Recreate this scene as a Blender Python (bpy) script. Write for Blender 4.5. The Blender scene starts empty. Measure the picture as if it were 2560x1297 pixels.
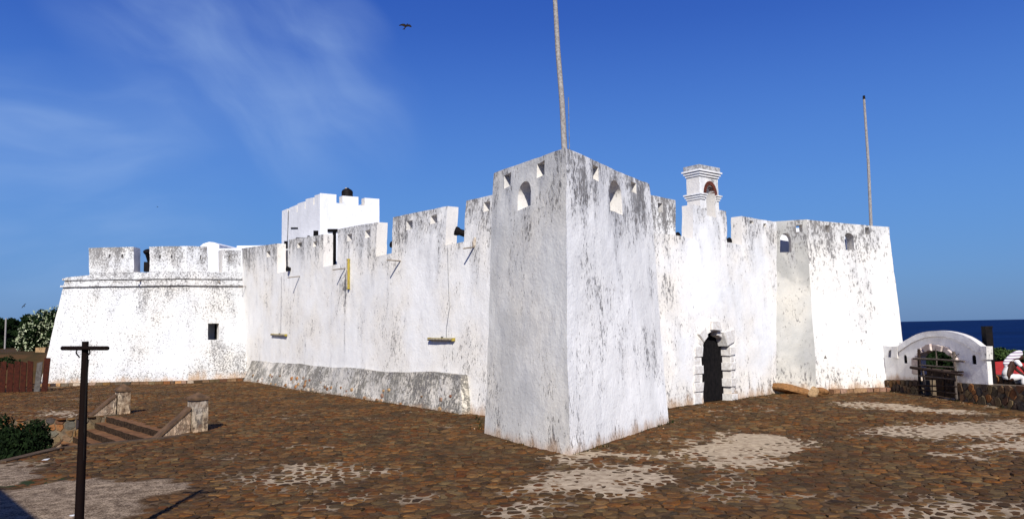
import bpy, bmesh, math, random
import numpy as np
from mathutils import Vector, Matrix, noise
from mathutils.geometry import tessellate_polygon
random.seed(7); rng = np.random.default_rng(11)
S = bpy.context.scene
COL = S.collection
R = math.radians

# ------------------------------------------------------------------ camera
FPX, EYE, CX, CY, HC = 1900., 2.4, 1280., 648.5, 822.
RHO = math.atan(6/310)
PITCH = math.atan((HC-CY)*math.cos(RHO)/FPX)
U0 = Vector((0, -math.sin(PITCH), math.cos(PITCH))); DF = Vector((0, math.cos(PITCH), math.sin(PITCH))); X0 = Vector((1, 0, 0))
RC = X0*math.cos(RHO) - U0*math.sin(RHO); UC = X0*math.sin(RHO) + U0*math.cos(RHO)
cam_d = bpy.data.cameras.new('camera'); cam = bpy.data.objects.new('camera', cam_d); COL.objects.link(cam)
cam_d.sensor_width = 36; cam_d.lens = 36*FPX/2560; cam_d.clip_end = 60000; cam_d.clip_start = .1
m3 = Matrix((RC, UC, -DF)).transposed()
cam.matrix_world = Matrix.Translation((0, 0, EYE)) @ m3.to_4x4()
S.camera = cam

# ------------------------------------------------------------------ light
SUN_EL, SUN_AZ = R(34), R(-1)          # the sun stands behind the viewer, a little to the left
trav = Vector((math.sin(SUN_AZ)*math.cos(SUN_EL), math.cos(SUN_AZ)*math.cos(SUN_EL), -math.sin(SUN_EL)))
sd = bpy.data.lights.new('sun', 'SUN'); sd.energy = 5.0; sd.angle = R(.5); sd.color = (1, .965, .905)
so = bpy.data.objects.new('sun', sd); COL.objects.link(so); so.rotation_euler = trav.to_track_quat('-Z', 'Y').to_euler()
W = bpy.data.worlds.new('World'); S.world = W; W.use_nodes = True
wn = W.node_tree; wn.nodes.clear()
def N(nt, t, **k):
    n = nt.nodes.new(t)
    for a, b in k.items():
        if a.startswith('i_'): n.inputs[a[2:].replace('_', ' ')].default_value = b
        else: setattr(n, a, b)
    return n
sky = N(wn, 'ShaderNodeTexSky', sky_type='NISHITA', sun_disc=False, sun_elevation=SUN_EL, sun_rotation=R(188), altitude=0, air_density=1.0, dust_density=.35, ozone_density=3.0)
hs = N(wn, 'ShaderNodeHueSaturation', i_Saturation=1.22, i_Value=1.0, i_Hue=.507)
wn.links.new(sky.outputs[0], hs.inputs['Color'])
tc = N(wn, 'ShaderNodeTexCoord'); mp = N(wn, 'ShaderNodeMapping')
mp.inputs['Rotation'].default_value = (R(10), R(-28), R(24)); mp.inputs['Scale'].default_value = (1.5, 1.2, 6.5)
wn.links.new(tc.outputs['Generated'], mp.inputs[0])
n1 = N(wn, 'ShaderNodeTexNoise', i_Scale=1.1, i_Detail=9, i_Roughness=.55, i_Distortion=.6); wn.links.new(mp.outputs[0], n1.inputs['Vector'])
n2 = N(wn, 'ShaderNodeTexNoise', i_Scale=1.25, i_Detail=2); wn.links.new(tc.outputs['Generated'], n2.inputs['Vector'])
sep = N(wn, 'ShaderNodeSeparateXYZ'); wn.links.new(tc.outputs['Generated'], sep.inputs[0])
def mr(nt, a, f0, f1, t0=0., t1=1., smooth=True):
    n = N(nt, 'ShaderNodeMapRange', interpolation_type='SMOOTHSTEP' if smooth else 'LINEAR')
    nt.links.new(a, n.inputs[0])
    for i, v in enumerate((f0, f1, t0, t1)): n.inputs[i+1].default_value = v
    return n.outputs[0]
def mth(nt, op, a, b, clamp=False):
    n = N(nt, 'ShaderNodeMath', operation=op, use_clamp=clamp)
    for i, v in enumerate((a, b)):
        if isinstance(v, (int, float)): n.inputs[i].default_value = v
        else: nt.links.new(v, n.inputs[i])
    return n.outputs[0]
def mix(nt, f, a, b, bt='MIX'):
    n = N(nt, 'ShaderNodeMix', data_type='RGBA', blend_type=bt)
    for s_, v in ((0, f), (6, a), (7, b)):
        if isinstance(v, (int, float)): n.inputs[s_].default_value = v
        elif isinstance(v, tuple): n.inputs[s_].default_value = (*v, 1) if len(v) == 3 else v
        else: nt.links.new(v, n.inputs[s_])
    return n.outputs[2]
def vdir(x, y):
    q = DF0 + RC0*((x-1280)/1900.) - UC0*((y-648.5)/1900.); return q.normalized()
RC0, UC0, DF0 = RC, UC, DF
def vm(op, a, b=None):
    n = N(wn, 'ShaderNodeVectorMath', operation=op); wn.links.new(a, n.inputs[0])
    if b is not None:
        if isinstance(b, Vector): n.inputs[1].default_value = b
        else: wn.links.new(b, n.inputs[1])
    return n
wv = N(wn, 'ShaderNodeTexNoise', i_Scale=3.2, i_Detail=3); wn.links.new(tc.outputs['Generated'], wv.inputs['Vector'])
off = vm('SUBTRACT', wv.outputs['Color'], Vector((.5, .5, .5))); off2 = N(wn, 'ShaderNodeVectorMath', operation='SCALE'); off2.inputs['Scale'].default_value = .16; wn.links.new(off.outputs[0], off2.inputs[0])
dirn = vm('ADD', tc.outputs['Generated'], off2.outputs[0])
def mass(p0, p1, wid, k):     # a long soft cirrus bank between two directions of the sky
    a, b = vdir(*p0), vdir(*p1); c = ((a+b)/2); t = (b-a); hl = t.length/2; t.normalize(); nn = c.normalized().cross(t).normalized()
    rel = vm('SUBTRACT', dirn.outputs[0], c)
    u = mth(wn, 'DIVIDE', vm('DOT_PRODUCT', rel.outputs[0], t).outputs['Value'], hl); w = mth(wn, 'DIVIDE', vm('DOT_PRODUCT', rel.outputs[0], nn).outputs['Value'], wid)
    cb_ = N(wn, 'ShaderNodeCombineXYZ'); wn.links.new(mth(wn, 'MULTIPLY', u, hl*2.2), cb_.inputs[0]); wn.links.new(mth(wn, 'MULTIPLY', w, wid*7.), cb_.inputs[1]); cb_.inputs[2].default_value = k*7
    nn_ = N(wn, 'ShaderNodeTexNoise', i_Scale=2.4, i_Detail=8, i_Roughness=.5, i_Distortion=.15); wn.links.new(cb_.outputs[0], nn_.inputs['Vector'])
    d = mth(wn, 'ADD', mth(wn, 'MULTIPLY', u, u), mth(wn, 'MULTIPLY', w, w))
    return mth(wn, 'MULTIPLY', mth(wn, 'MULTIPLY', mr(wn, d, 2.2, 0.), mth(wn, 'ADD', .22, mth(wn, 'MULTIPLY', mr(wn, nn_.outputs[0], .30, .75), .78))), k)
cl = mth(wn, 'ADD', mass((300, -200), (880, 380), .10, 1.), mass((-350, 215), (460, 320), .065, .8))
cl = mth(wn, 'ADD', cl, mass((-300, 620), (560, 560), .13, .6)); cl = mth(wn, 'ADD', cl, mass((780, 60), (950, 130), .03, .35))
tex = mth(wn, 'ADD', .75, mth(wn, 'MULTIPLY', mr(wn, n1.outputs[0], .35, .68), .35))
cl = mth(wn, 'MULTIPLY', cl, tex)
veil = mth(wn, 'MULTIPLY', cl, .40, True)
elev = mr(wn, sep.outputs[2], -.02, .62, smooth=False)
rp = N(wn, 'ShaderNodeValToRGB'); wn.links.new(elev, rp.inputs[0]); rp.color_ramp.interpolation = 'B_SPLINE'
for k_, (p_, c_) in enumerate(((0., (.048, .138, .33)), (.14, (.090, .238, .53)), (.34, (.078, .222, .60)), (.62, (.020, .080, .43)), (1., (.006, .034, .25)))):
    e_ = rp.color_ramp.elements[k_] if k_ < 2 else rp.color_ramp.elements.new(p_)
    e_.position = p_; e_.color = (*c_, 1)
sc10 = N(wn, 'ShaderNodeVectorMath', operation='SCALE'); sc10.inputs['Scale'].default_value = 10.; wn.links.new(rp.outputs[0], sc10.inputs[0])
base_sky = mix(wn, .9, hs.outputs[0], sc10.outputs[0])
csky = mix(wn, veil, base_sky, (3.2, 4.6, 7.2))
bg = N(wn, 'ShaderNodeBackground', i_Strength=.1); wn.links.new(csky, bg.inputs[0])
wo = N(wn, 'ShaderNodeOutputWorld'); wn.links.new(bg.outputs[0], wo.inputs[0])
S.view_settings.view_transform = 'Standard'; S.view_settings.look = 'None'; S.view_settings.gamma = 1; S.view_settings.exposure = .24
try: S.view_settings.use_curve_mapping = False
except Exception: pass

# ------------------------------------------------------------------ measuring: a pixel of the photograph to a place
def ray(x, y): return DF + RC*((x-CX)/FPX) - UC*((y-CY)/FPX)
def ath(x, y, z=0.):
    d = ray(x, y); t = (z-EYE)/d.z; return Vector((d.x*t, d.y*t, z))
def aty(x, y, Y):
    d = ray(x, y); t = Y/d.y; return Vector((d.x*t, Y, EYE+d.z*t))
def proj(P):
    v = Vector(P)-Vector((0, 0, EYE)); w = v.dot(DF); return (CX+FPX*v.dot(RC)/w, CY-FPX*v.dot(UC)/w)

# ------------------------------------------------------------------ objects
def tag(o, label=None, cat=None, group=None, kind=None):
    for k, v in (('label', label), ('category', cat), ('group', group), ('kind', kind)):
        if v: o[k] = v
    return o
def empty(name, loc=(0, 0, 0), rz=0, parent=None, **k):
    o = bpy.data.objects.new(name, None); COL.objects.link(o); o.location = loc; o.rotation_euler = (0, 0, rz); o.empty_display_size = .2
    if parent: o.parent = parent
    return tag(o, **k)
def smooth(me, ang=38):
    me.polygons.foreach_set('use_smooth', [True]*len(me.polygons))
    try: me.set_sharp_from_angle(angle=R(ang))
    except Exception: pass
def mesh(name, v, f, mat, parent=None, sm=None, attr=None, **k):
    me = bpy.data.meshes.new(name); me.from_pydata([tuple(a) for a in v], [], f); me.update()
    if mat: me.materials.append(mat)
    if sm: smooth(me, sm)
    if attr:
        for an, (ty, dom, data) in attr.items():
            a = me.attributes.new(an, ty, dom); a.data.foreach_set('value' if ty == 'FLOAT' else 'color', np.asarray(data, dtype=np.float32).ravel())
    o = bpy.data.objects.new(name, me); COL.objects.link(o)
    if parent: o.parent = parent
    return tag(o, **k)
class MB:
    def __init__(s): s.v = []; s.f = []
    def add(s, v, f):
        b = len(s.v); s.v += [tuple(a) for a in v]; s.f += [tuple(b+i for i in q) for q in f]; return s
    def box(s, c, d, M=None, taper=1., jit=0.):
        v = []
        for z in (-.5, .5):
            t = 1 if z < 0 else taper
            for x, y in ((-.5, -.5), (.5, -.5), (.5, .5), (-.5, .5)):
                p = Vector((x*d[0]*t, y*d[1]*t, z*d[2]))
                if jit: p += Vector([random.uniform(-jit, jit) for _ in range(3)])
                if M: p = M @ p
                v.append(p+Vector(c))
        return s.add(v, [(3, 2, 1, 0), (4, 5, 6, 7), (0, 1, 5, 4), (1, 2, 6, 5), (2, 3, 7, 6), (3, 0, 4, 7)])
    def prism(s, poly, z0, z1):
        n = len(poly); v = [(p[0], p[1], z0) for p in poly]+[(p[0], p[1], z1) for p in poly]
        return s.add(v, [tuple(range(n))[::-1], tuple(range(n, 2*n))]+[(i, (i+1) % n, n+(i+1) % n, n+i) for i in range(n)])
    def tube(s, pts, rs, n=8, cap=True):
        pts = [Vector(p) for p in pts]
        if not isinstance(rs, (list, tuple)): rs = [rs]*len(pts)
        v = []; up = None
        for i, p in enumerate(pts):
            d = (pts[min(i+1, len(pts)-1)]-pts[max(i-1, 0)]).normalized()
            if up is None: up = d.orthogonal().normalized()
            a = (up-d*up.dot(d)).normalized(); up = a; b = d.cross(a)
            for k in range(n):
                t = 2*math.pi*k/n; v.append(p+(a*math.cos(t)+b*math.sin(t))*rs[i])
        f = [(i*n+k, i*n+(k+1) % n, (i+1)*n+(k+1) % n, (i+1)*n+k) for i in range(len(pts)-1) for k in range(n)]
        if cap: f += [tuple(range(n))[::-1], tuple(range(len(pts)*n-n, len(pts)*n))]
        return s.add(v, f)
    def build(s, name, mat, parent=None, sm=None, **k): return mesh(name, s.v, s.f, mat, parent, sm, **k)

# ------------------------------------------------------------------ materials
def mat(name):
    m = bpy.data.materials.new(name); m.use_nodes = True; nt = m.node_tree
    b = nt.nodes['Principled BSDF']; b.inputs['Specular IOR Level'].default_value = .08
    return m, nt, b
def wpos(nt, sc=(1, 1, 1)):
    g = N(nt, 'ShaderNodeNewGeometry'); mp = N(nt, 'ShaderNodeMapping'); mp.inputs['Scale'].default_value = sc
    nt.links.new(g.outputs['Position'], mp.inputs[0]); return mp.outputs[0]
def noi(nt, v, scale, detail=4, rough=.55, dist=0.):
    n = N(nt, 'ShaderNodeTexNoise', i_Scale=scale, i_Detail=detail, i_Roughness=rough, i_Distortion=dist)
    nt.links.new(v, n.inputs['Vector']); return n.outputs[0]
def bump(nt, b, h, st, dist=.02):
    n = N(nt, 'ShaderNodeBump', i_Strength=st, i_Distance=dist); nt.links.new(h, n.inputs['Height']); nt.links.new(n.outputs[0], b.inputs['Normal'])
def simple(name, col, rough=.8, nsc=6., amt=.35, col2=None, metal=0., bst=.3):
    m, nt, b = mat(name); p = wpos(nt); n = noi(nt, p, nsc, 6, .6)
    c2 = col2 or tuple(c*.45 for c in col)
    c = mix(nt, mr(nt, n, .5-amt*.5, .5+amt*.5), col, c2)
    nt.links.new(c, b.inputs['Base Color']); b.inputs['Roughness'].default_value = rough; b.inputs['Metallic'].default_value = metal
    bump(nt, b, noi(nt, p, nsc*5, 4), bst, .01); return m
def plaster(name, base, grey=.3, speck=.5, topk=1., warm=.25, botk=1., streak=.5, rubble=0., specs=1., vs=.42, clus=.36, rubcol=((.12, .12, .12), (.38, .34, .27))):
    m, nt, b = mat(name); p = wpos(nt); pv = wpos(nt, (1, 1, .28)); pf = wpos(nt, (1, 1, vs))
    at = N(nt, 'ShaderNodeAttribute', attribute_name='weather'); se = N(nt, 'ShaderNodeSeparateColor'); nt.links.new(at.outputs['Color'], se.inputs[0])
    top, bot, stk = se.outputs[0], se.outputs[1], se.outputs[2]
    big = noi(nt, p, .55, 3); med = noi(nt, pv, 2.2, 5, .6); fine = noi(nt, pf, 11.*specs, 7, .68, .25); fin2 = noi(nt, pf, 30.*specs, 4, .7)
    c = mix(nt, mr(nt, big, .35, .7, 0, warm), base, (.80, .70, .54))
    damp = mth(nt, 'MULTIPLY', mr(nt, noi(nt, p, .38, 4, .6, .4), .42, .62), grey)
    c = mix(nt, damp, c, tuple(x*.60 for x in base))
    # thin grey wash of mould, running down
    wash = mth(nt, 'ADD', mth(nt, 'MULTIPLY', top, .42*topk), mth(nt, 'MULTIPLY', stk, .55))
    wv = mth(nt, 'MULTIPLY', mr(nt, mth(nt, 'ADD', med, mth(nt, 'MULTIPLY', wash, .5)), .5, .92), .55)
    c = mix(nt, wv, c, (.36, .36, .37))
    # black specks and pits
    cov = mth(nt, 'ADD', mth(nt, 'MULTIPLY', mth(nt, 'SUBTRACT', big, .5), clus), mth(nt, 'MULTIPLY', mth(nt, 'SUBTRACT', med, .5), .30*streak+.1))
    cov = mth(nt, 'ADD', cov, mth(nt, 'MULTIPLY', wash, .17)); cov = mth(nt, 'ADD', cov, mth(nt, 'MULTIPLY', bot, .07*botk))
    sp = mth(nt, 'ADD', mth(nt, 'ADD', mth(nt, 'MULTIPLY', fine, .72), mth(nt, 'MULTIPLY', fin2, .28)), cov)
    th = .622-.06*speck
    sf = mr(nt, sp, th, th+.085)
    c = mix(nt, mth(nt, 'MULTIPLY', sf, .86), c, mix(nt, noi(nt, p, 3., 2), (.055, .06, .075), (.17, .15, .13)))
    fin3 = noi(nt, pf, 52., 3, .75); f3 = mr(nt, mth(nt, 'ADD', fin3, mth(nt, 'ADD', mth(nt, 'MULTIPLY', cov, .6), mth(nt, 'MULTIPLY', mth(nt, 'SUBTRACT', fin2, .5), .5))), .60-.03*speck, .74-.03*speck)
    c = mix(nt, mth(nt, 'MULTIPLY', f3, .45 if speck > 0 else .12), c, (.22, .20, .18))
    c = mix(nt, mr(nt, noi(nt, p, 1.7, 5, .6), .45, .7, 0, .20), c, tuple(x*.72 for x in base))
    # strong streaks
    ss = mr(nt, mth(nt, 'ADD', mth(nt, 'MULTIPLY', stk, .9), mth(nt, 'MULTIPLY', fine, .7)), .85, 1.25)
    c = mix(nt, mth(nt, 'MULTIPLY', ss, .8), c, (.06, .06, .07))
    # splashed earth at the foot
    e = mr(nt, mth(nt, 'ADD', bot, mth(nt, 'MULTIPLY', mth(nt, 'SUBTRACT', med, .5), 1.3)), .5, 1.1)
    c = mix(nt, mth(nt, 'MULTIPLY', e, .75), c, (.50, .33, .20))
    if rubble:
        vo = N(nt, 'ShaderNodeTexVoronoi', i_Scale=3.2); nt.links.new(p, vo.inputs['Vector'])
        rb = mr(nt, mth(nt, 'ADD', noi(nt, p, 1.3, 5, .65), mth(nt, 'MULTIPLY', fine, .35)), .60, .80)
        c = mix(nt, mth(nt, 'MULTIPLY', rb, rubble), c, mix(nt, noi(nt, p, 7., 4), *rubcol))
    nt.links.new(c, b.inputs['Base Color']); b.inputs['Roughness'].default_value = .92; b.inputs['Specular IOR Level'].default_value = .12
    h = mth(nt, 'ADD', mth(nt, 'MULTIPLY', noi(nt, p, 3.4, 5, .6), .8), mth(nt, 'ADD', mth(nt, 'MULTIPLY', noi(nt, p, 17., 3, .6), .25), mth(nt, 'MULTIPLY', sf, -.25)))
    bump(nt, b, h, .55 if not rubble else .9, .05 if not rubble else .1)
    return m
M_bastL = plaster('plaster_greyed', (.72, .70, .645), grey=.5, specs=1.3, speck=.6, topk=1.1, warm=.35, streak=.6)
M_bastR = plaster('plaster_lifted', (.95, .935, .90), grey=.32, specs=1.45, speck=.78, topk=1.2, warm=.08, streak=1.0)  # base raised to offset the weak sun on the bastion's right face
M_curt = plaster('plaster_creamy', (.82, .80, .765), grey=.14, speck=.72, specs=1.3, topk=1.5, warm=.4, streak=.5)
M_door = plaster('plaster_bright', (.78, .78, .785), grey=.25, speck=.6, specs=1.3, topk=.9, warm=.5, streak=.6)
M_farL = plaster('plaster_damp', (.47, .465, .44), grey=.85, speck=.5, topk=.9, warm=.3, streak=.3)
M_farR = plaster('plaster_pale', (.66, .65, .63), grey=.1, speck=.95, specs=1.1, topk=1.1, warm=.25, streak=.5)  # paler, finely specked plaster for the far bastion's right faces
M_round = plaster('plaster_pitted', (.64, .645, .65), grey=.2, speck=1.45, topk=1.1, warm=.3, streak=.25, specs=1.35, vs=.8, clus=.16)
M_clean = plaster('plaster_clean', (.73, .73, .745), grey=.05, speck=-.3, topk=.1, warm=.0, streak=.1)
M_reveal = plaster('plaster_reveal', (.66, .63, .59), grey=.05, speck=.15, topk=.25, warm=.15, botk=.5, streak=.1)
M_talus = plaster('plaster_crumbling', (.68, .63, .55), grey=.4, speck=1.2, topk=1.0, warm=.5, streak=.3, rubble=.85, rubcol=((.10, .10, .10), (.34, .31, .25)), vs=.8)
M_gate = plaster('plaster_gate', (.92, .92, .905), grey=.05, speck=-.2, topk=.3, warm=.35, streak=.2)
M_pill = plaster('plaster_pillar', (.48, .37, .25), grey=.5, speck=1.4, topk=.7, warm=.6, streak=.5, rubble=.85, rubcol=((.16, .08, .035), (.06, .04, .03)))
M_cap = simple('weathered_concrete', (.15, .088, .05), .9, 5, .5, (.055, .036, .024))
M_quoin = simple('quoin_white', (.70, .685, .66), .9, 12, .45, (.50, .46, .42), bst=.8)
M_vous = simple('voussoir_pinkish', (.60, .52, .47), .9, 5, .4, (.42, .33, .30))
M_iron = simple('black_iron', (.006, .0055, .006), .6, 8, .4, (.012, .009, .008), bst=.2)
M_blackwood = simple('black_painted_wood', (.003, .003, .004), .9, 9, .5, (.012, .010, .010))
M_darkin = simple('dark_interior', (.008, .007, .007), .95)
M_wood = simple('dark_creosoted_wood', (.007, .003, .002), .8, 14, .5, (.006, .003, .003))
M_fence = simple('dark_red_board', (.060, .015, .008), .85, 9, .6, (.022, .008, .006))
M_fenceg = simple('grey_board', (.12, .11, .10), .85, 9, .6, (.05, .04, .035))
M_stick = simple('weathered_branch', (.15, .12, .10), .9, 20, .6, (.05, .04, .035))
M_stickd = simple('dark_branch', (.045, .028, .022), .9, 20, .6, (.02, .014, .012))
M_pole = simple('peeling_painted_pole', (.40, .38, .36), .7, 22, .7, (.13, .11, .10))
M_wire = simple('grey_cable', (.22, .22, .22), .6)
M_brick = simple('red_brown_brick', (.16, .045, .03), .9, 12, .6, (.05, .02, .016))
M_yell = simple('mustard_paint', (.40, .31, .05), .55, 12, .3, (.26, .20, .05), bst=.1)
M_spout = simple('cement_spout', (.52, .46, .38), .9, 12, .5, (.22, .17, .13))
M_roofred = simple('red_sheet_roof', (.46, .035, .025), .6, 5, .4, (.28, .03, .02))
M_house = simple('house_white', (.75, .75, .75), .85)
M_skin = simple('dark_skin', (.045, .022, .015), .5, 8, .2, (.03, .015, .011), bst=0)
M_cloth = simple('white_cloth', (.72, .70, .68), .9, 6, .3, (.55, .52, .50))
M_trous = simple('dark_trousers', (.03, .03, .04), .9)
M_bird = simple('dark_feathers', (.02, .016, .014), .8)
M_bark = simple('bark', (.09, .065, .05), .9, 8, .5)
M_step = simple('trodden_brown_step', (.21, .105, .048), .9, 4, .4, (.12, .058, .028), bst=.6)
M_riser = simple('dark_riser', (.018, .010, .006), .9, 16, .2, (.06, .038, .022), bst=.8)  # upright step faces, much darker than the treads
M_mortar = simple('old_lime_mortar', (.20, .15, .095), .95, 7, .6, (.07, .05, .035), bst=.8)
M_cope = simple('stained_white_coping', (.55, .55, .55), .9, 9, .5, (.12, .11, .11))
M_kerb = simple('kerb_cement', (.12, .078, .046), .9, 4, .5, (.05, .034, .022))
M_litter = simple('white_scrap', (.7, .7, .7), .7)
def stripes():
    m, nt, b = mat('striped_cloth'); g = N(nt, 'ShaderNodeTexCoord')
    w = N(nt, 'ShaderNodeTexWave', bands_direction='Z', i_Scale=3.6, i_Distortion=1.5); nt.links.new(g.outputs['Object'], w.inputs[0])
    nt.links.new(mix(nt, mr(nt, w.outputs[1], .45, .6), (.78, .74, .74), (.24, .18, .24)), b.inputs['Base Color']); b.inputs['Roughness'].default_value = .9
    return m
M_stripe = stripes()
def ramp(nt, f, cols):
    r = N(nt, 'ShaderNodeValToRGB'); nt.links.new(f, r.inputs[0]); el = r.color_ramp.elements
    for i in range(len(cols)-2): el.new(.5)
    for i, c in enumerate(cols): el[i].position = i/(len(cols)-1); el[i].color = (*c, 1)
    return r.outputs[0]
def stonemat(name, cols, rough=.85, bst=.6, spec=.08):
    m, nt, b = mat(name); a = N(nt, 'ShaderNodeAttribute', attribute_name='tone'); p = wpos(nt)
    c = ramp(nt, a.outputs['Fac'], cols)
    n = noi(nt, p, 14, 6, .65); c = mix(nt, mr(nt, n, .42, .75, 0, .65), c, (.024, .015, .010)); 
    c = mix(nt, mr(nt, noi(nt, p, 5, 4), .52, .75, 0, .4), c, (.20, .125, .065)); c = mix(nt, mr(nt, noi(nt, p, .45, 5, .6), .44, .62, 0, .5), c, (.034, .024, .014))
    nt.links.new(c, b.inputs['Base Color']); b.inputs['Roughness'].default_value = rough; b.inputs['Specular IOR Level'].default_value = spec
    bump(nt, b, n, bst, .02); return m
M_pave = stonemat('paving_stone_mix', [(.092, .040, .012), (.140, .066, .022), (.036, .019, .008), (.185, .100, .036), (.105, .034, .008), (.072, .049, .023), (.155, .058, .013), (.052, .027, .009), (.150, .098, .042), (.056, .024, .007)])
M_rub = stonemat('rubble_stone_mix', [(.12, .07, .04), (.22, .12, .04), (.05, .04, .04), (.26, .10, .03), (.13, .12, .09), (.04, .03, .035), (.20, .14, .07), (.08, .07, .05)], .85, .9)
M_ochre = stonemat('ochre_stone_mix', [(.35, .15, .05), (.45, .30, .16), (.22, .09, .05), (.50, .42, .32)], .85, .9)
M_brown = stonemat('brown_rock_mix', [(.20, .085, .03), (.26, .13, .05), (.13, .055, .025)], .85, 1.)
def groundmat():
    m, nt, b = mat('joint_and_mortar'); p = wpos(nt)
    a = N(nt, 'ShaderNodeAttribute', attribute_name='patch'); se = N(nt, 'ShaderNodeSeparateColor'); nt.links.new(a.outputs['Color'], se.inputs[0])
    n = noi(nt, p, 6, 7, .65); nf = noi(nt, p, 40, 4, .7)
    c = mix(nt, mr(nt, n, .35, .65), (.048, .027, .012), (.108, .063, .029))
    pale = mix(nt, mr(nt, n, .35, .7), (.47, .37, .25), (.26, .19, .12))
    c = mix(nt, mr(nt, mth(nt, 'ADD', se.outputs[0], mth(nt, 'MULTIPLY', mth(nt, 'SUBTRACT', n, .5), 1.)), .1, .55), c, pale)
    grav = mix(nt, mr(nt, mth(nt, 'ADD', mth(nt, 'MULTIPLY', n, .4), mth(nt, 'MULTIPLY', nf, .6)), .40, .58), (.38, .285, .19), (.08, .052, .032))
    c = mix(nt, mr(nt, mth(nt, 'ADD', se.outputs[1], mth(nt, 'MULTIPLY', mth(nt, 'SUBTRACT', n, .5), .7)), .3, .6), c, grav)
    c = mix(nt, mr(nt, mth(nt, 'ADD', se.outputs[2], mth(nt, 'MULTIPLY', mth(nt, 'SUBTRACT', n, .5), .9)), .45, .7), c, (.025, .035, .012))
    nt.links.new(c, b.inputs['Base Color']); b.inputs['Roughness'].default_value = .9
    bump(nt, b, mth(nt, 'ADD', n, mth(nt, 'MULTIPLY', nf, .6)), .6, .02); return m
M_ground = groundmat()
M_earth = simple('earth_and_dry_grass', (.10, .048, .02), .95, .6, .5, (.025, .025, .01), bst=.6)
def leafmat(name, c1, c2, rough=.55, spec=.3):
    m, nt, b = mat(name); g = N(nt, 'ShaderNodeNewGeometry')
    nt.links.new(mix(nt, g.outputs['Random Per Island'], c1, c2), b.inputs['Base Color']); b.inputs['Roughness'].default_value = rough; b.inputs['Specular IOR Level'].default_value = spec
    return m
M_leafd = leafmat('leaves_dark', (.004, .010, .003), (.012, .024, .006), .85, .08)
M_leafk = leafmat('leaves_blackish', (.003, .007, .002), (.010, .020, .005), .85, .08)
M_leafm = leafmat('leaves_mid', (.020, .045, .010), (.055, .085, .018), .7, .2)
M_leafl = leafmat('leaves_pale', (.10, .13, .05), (.03, .055, .015), .6)
M_flower = leafmat('flowers_cream', (.46, .48, .32), (.24, .30, .15), .6)
def seamat():
    m, nt, b = mat('sea_water'); p = wpos(nt, (.02, .09, 1)); n = noi(nt, p, 3., 6, .6)
    nt.links.new(mix(nt, mr(nt, noi(nt, wpos(nt, (.0012, .004, 1)), 2., 4), .35, .65), (.0006, .008, .045), (.0015, .013, .070)), b.inputs['Base Color'])
    b.inputs['Roughness'].default_value = .45; b.inputs['Specular IOR Level'].default_value = .035; b.inputs['Roughness'].default_value = .6; bump(nt, b, n, .5, 1.); return m
M_sea = seamat()

# ------------------------------------------------------------------ terrain, sea
def vn(x, y, sc, seed=0):   # numpy value noise, 0..1
    x = np.asarray(x)*sc+seed*17.3; y = np.asarray(y)*sc-seed*9.1
    xi = np.floor(x).astype(int); yi = np.floor(y).astype(int); fx = x-xi; fy = y-yi; fx = fx*fx*(3-2*fx); fy = fy*fy*(3-2*fy)
    def h(a, b): return ((np.sin(a*127.1+b*311.7+seed*7.7)*43758.5453) % 1.0)
    return (h(xi, yi)*(1-fx)+h(xi+1, yi)*fx)*(1-fy)+(h(xi, yi+1)*(1-fx)+h(xi+1, yi+1)*fx)*fy
def sst(a, b, x): t = np.clip((x-a)/(b-a), 0, 1); return t*t*(3-2*t)
def terr(x, y):
    h = -1.6+0*x
    left = sst(-17, -25, x)*sst(34.5, 44, y); h = h+left*3.15
    right = sst(15.5, 26, x); h = h-3.0*right
    dist = np.hypot(x-0, y-10); h = h-16*sst(80, 150, dist)*sst(-40, 20, x)-14*sst(300, 600, dist)*(1-sst(-40, 20, x))
    return h+(vn(x, y, .2, 3)-.5)*.35
gx = np.concatenate([np.linspace(-700, -60, 33)[:-1], np.linspace(-60, 70, 131)[:-1], np.linspace(70, 700, 33)])
gy = np.concatenate([np.linspace(-120, -10, 12)[:-1], np.linspace(-10, 100, 111)[:-1], np.linspace(100, 900, 41)])
def grid(gx, gy, zf):
    X, Y = np.meshgrid(gx, gy); Z = zf(X, Y); n = len(gx)
    v = np.stack([X.ravel(), Y.ravel(), Z.ravel()], 1)
    i = np.arange(len(gy)-1)[:, None]*n+np.arange(n-1)[None, :]; i = i.ravel()
    return v, np.stack([i, i+1, i+n+1, i+n], 1)
def npmesh(name, v, f, mat_, parent=None, sm=None, attr=None, **k):
    me = bpy.data.meshes.new(name); v = np.asarray(v, dtype=np.float32); f = np.asarray(f, dtype=np.int32)
    me.vertices.add(len(v)); me.vertices.foreach_set('co', v.ravel()); m_ = f.shape[1]
    me.loops.add(f.size); me.loops.foreach_set('vertex_index', f.ravel()); me.polygons.add(len(f))
    me.polygons.foreach_set('loop_start', np.arange(0, f.size, m_)); me.update(calc_edges=True); me.validate()
    me.materials.append(mat_)
    if sm: smooth(me, sm)
    if attr:
        for an, (ty, dom, data) in attr.items():
            a = me.attributes.new(an, ty, dom); a.data.foreach_set('value' if ty == 'FLOAT' else 'color', np.asarray(data, dtype=np.float32).ravel())
    o = bpy.data.objects.new(name, me); COL.objects.link(o)
    if parent: o.parent = parent
    return tag(o, **k)
v, f = grid(gx, gy, terr)
npmesh('terrain', v, f, M_earth, sm=60, kind='structure')
mesh('sea', [(-60000, -200, -15), (60000, -200, -15), (60000, 55000, -15), (-60000, 55000, -15)], [(0, 1, 2, 3)], M_sea, kind='structure')

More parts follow.
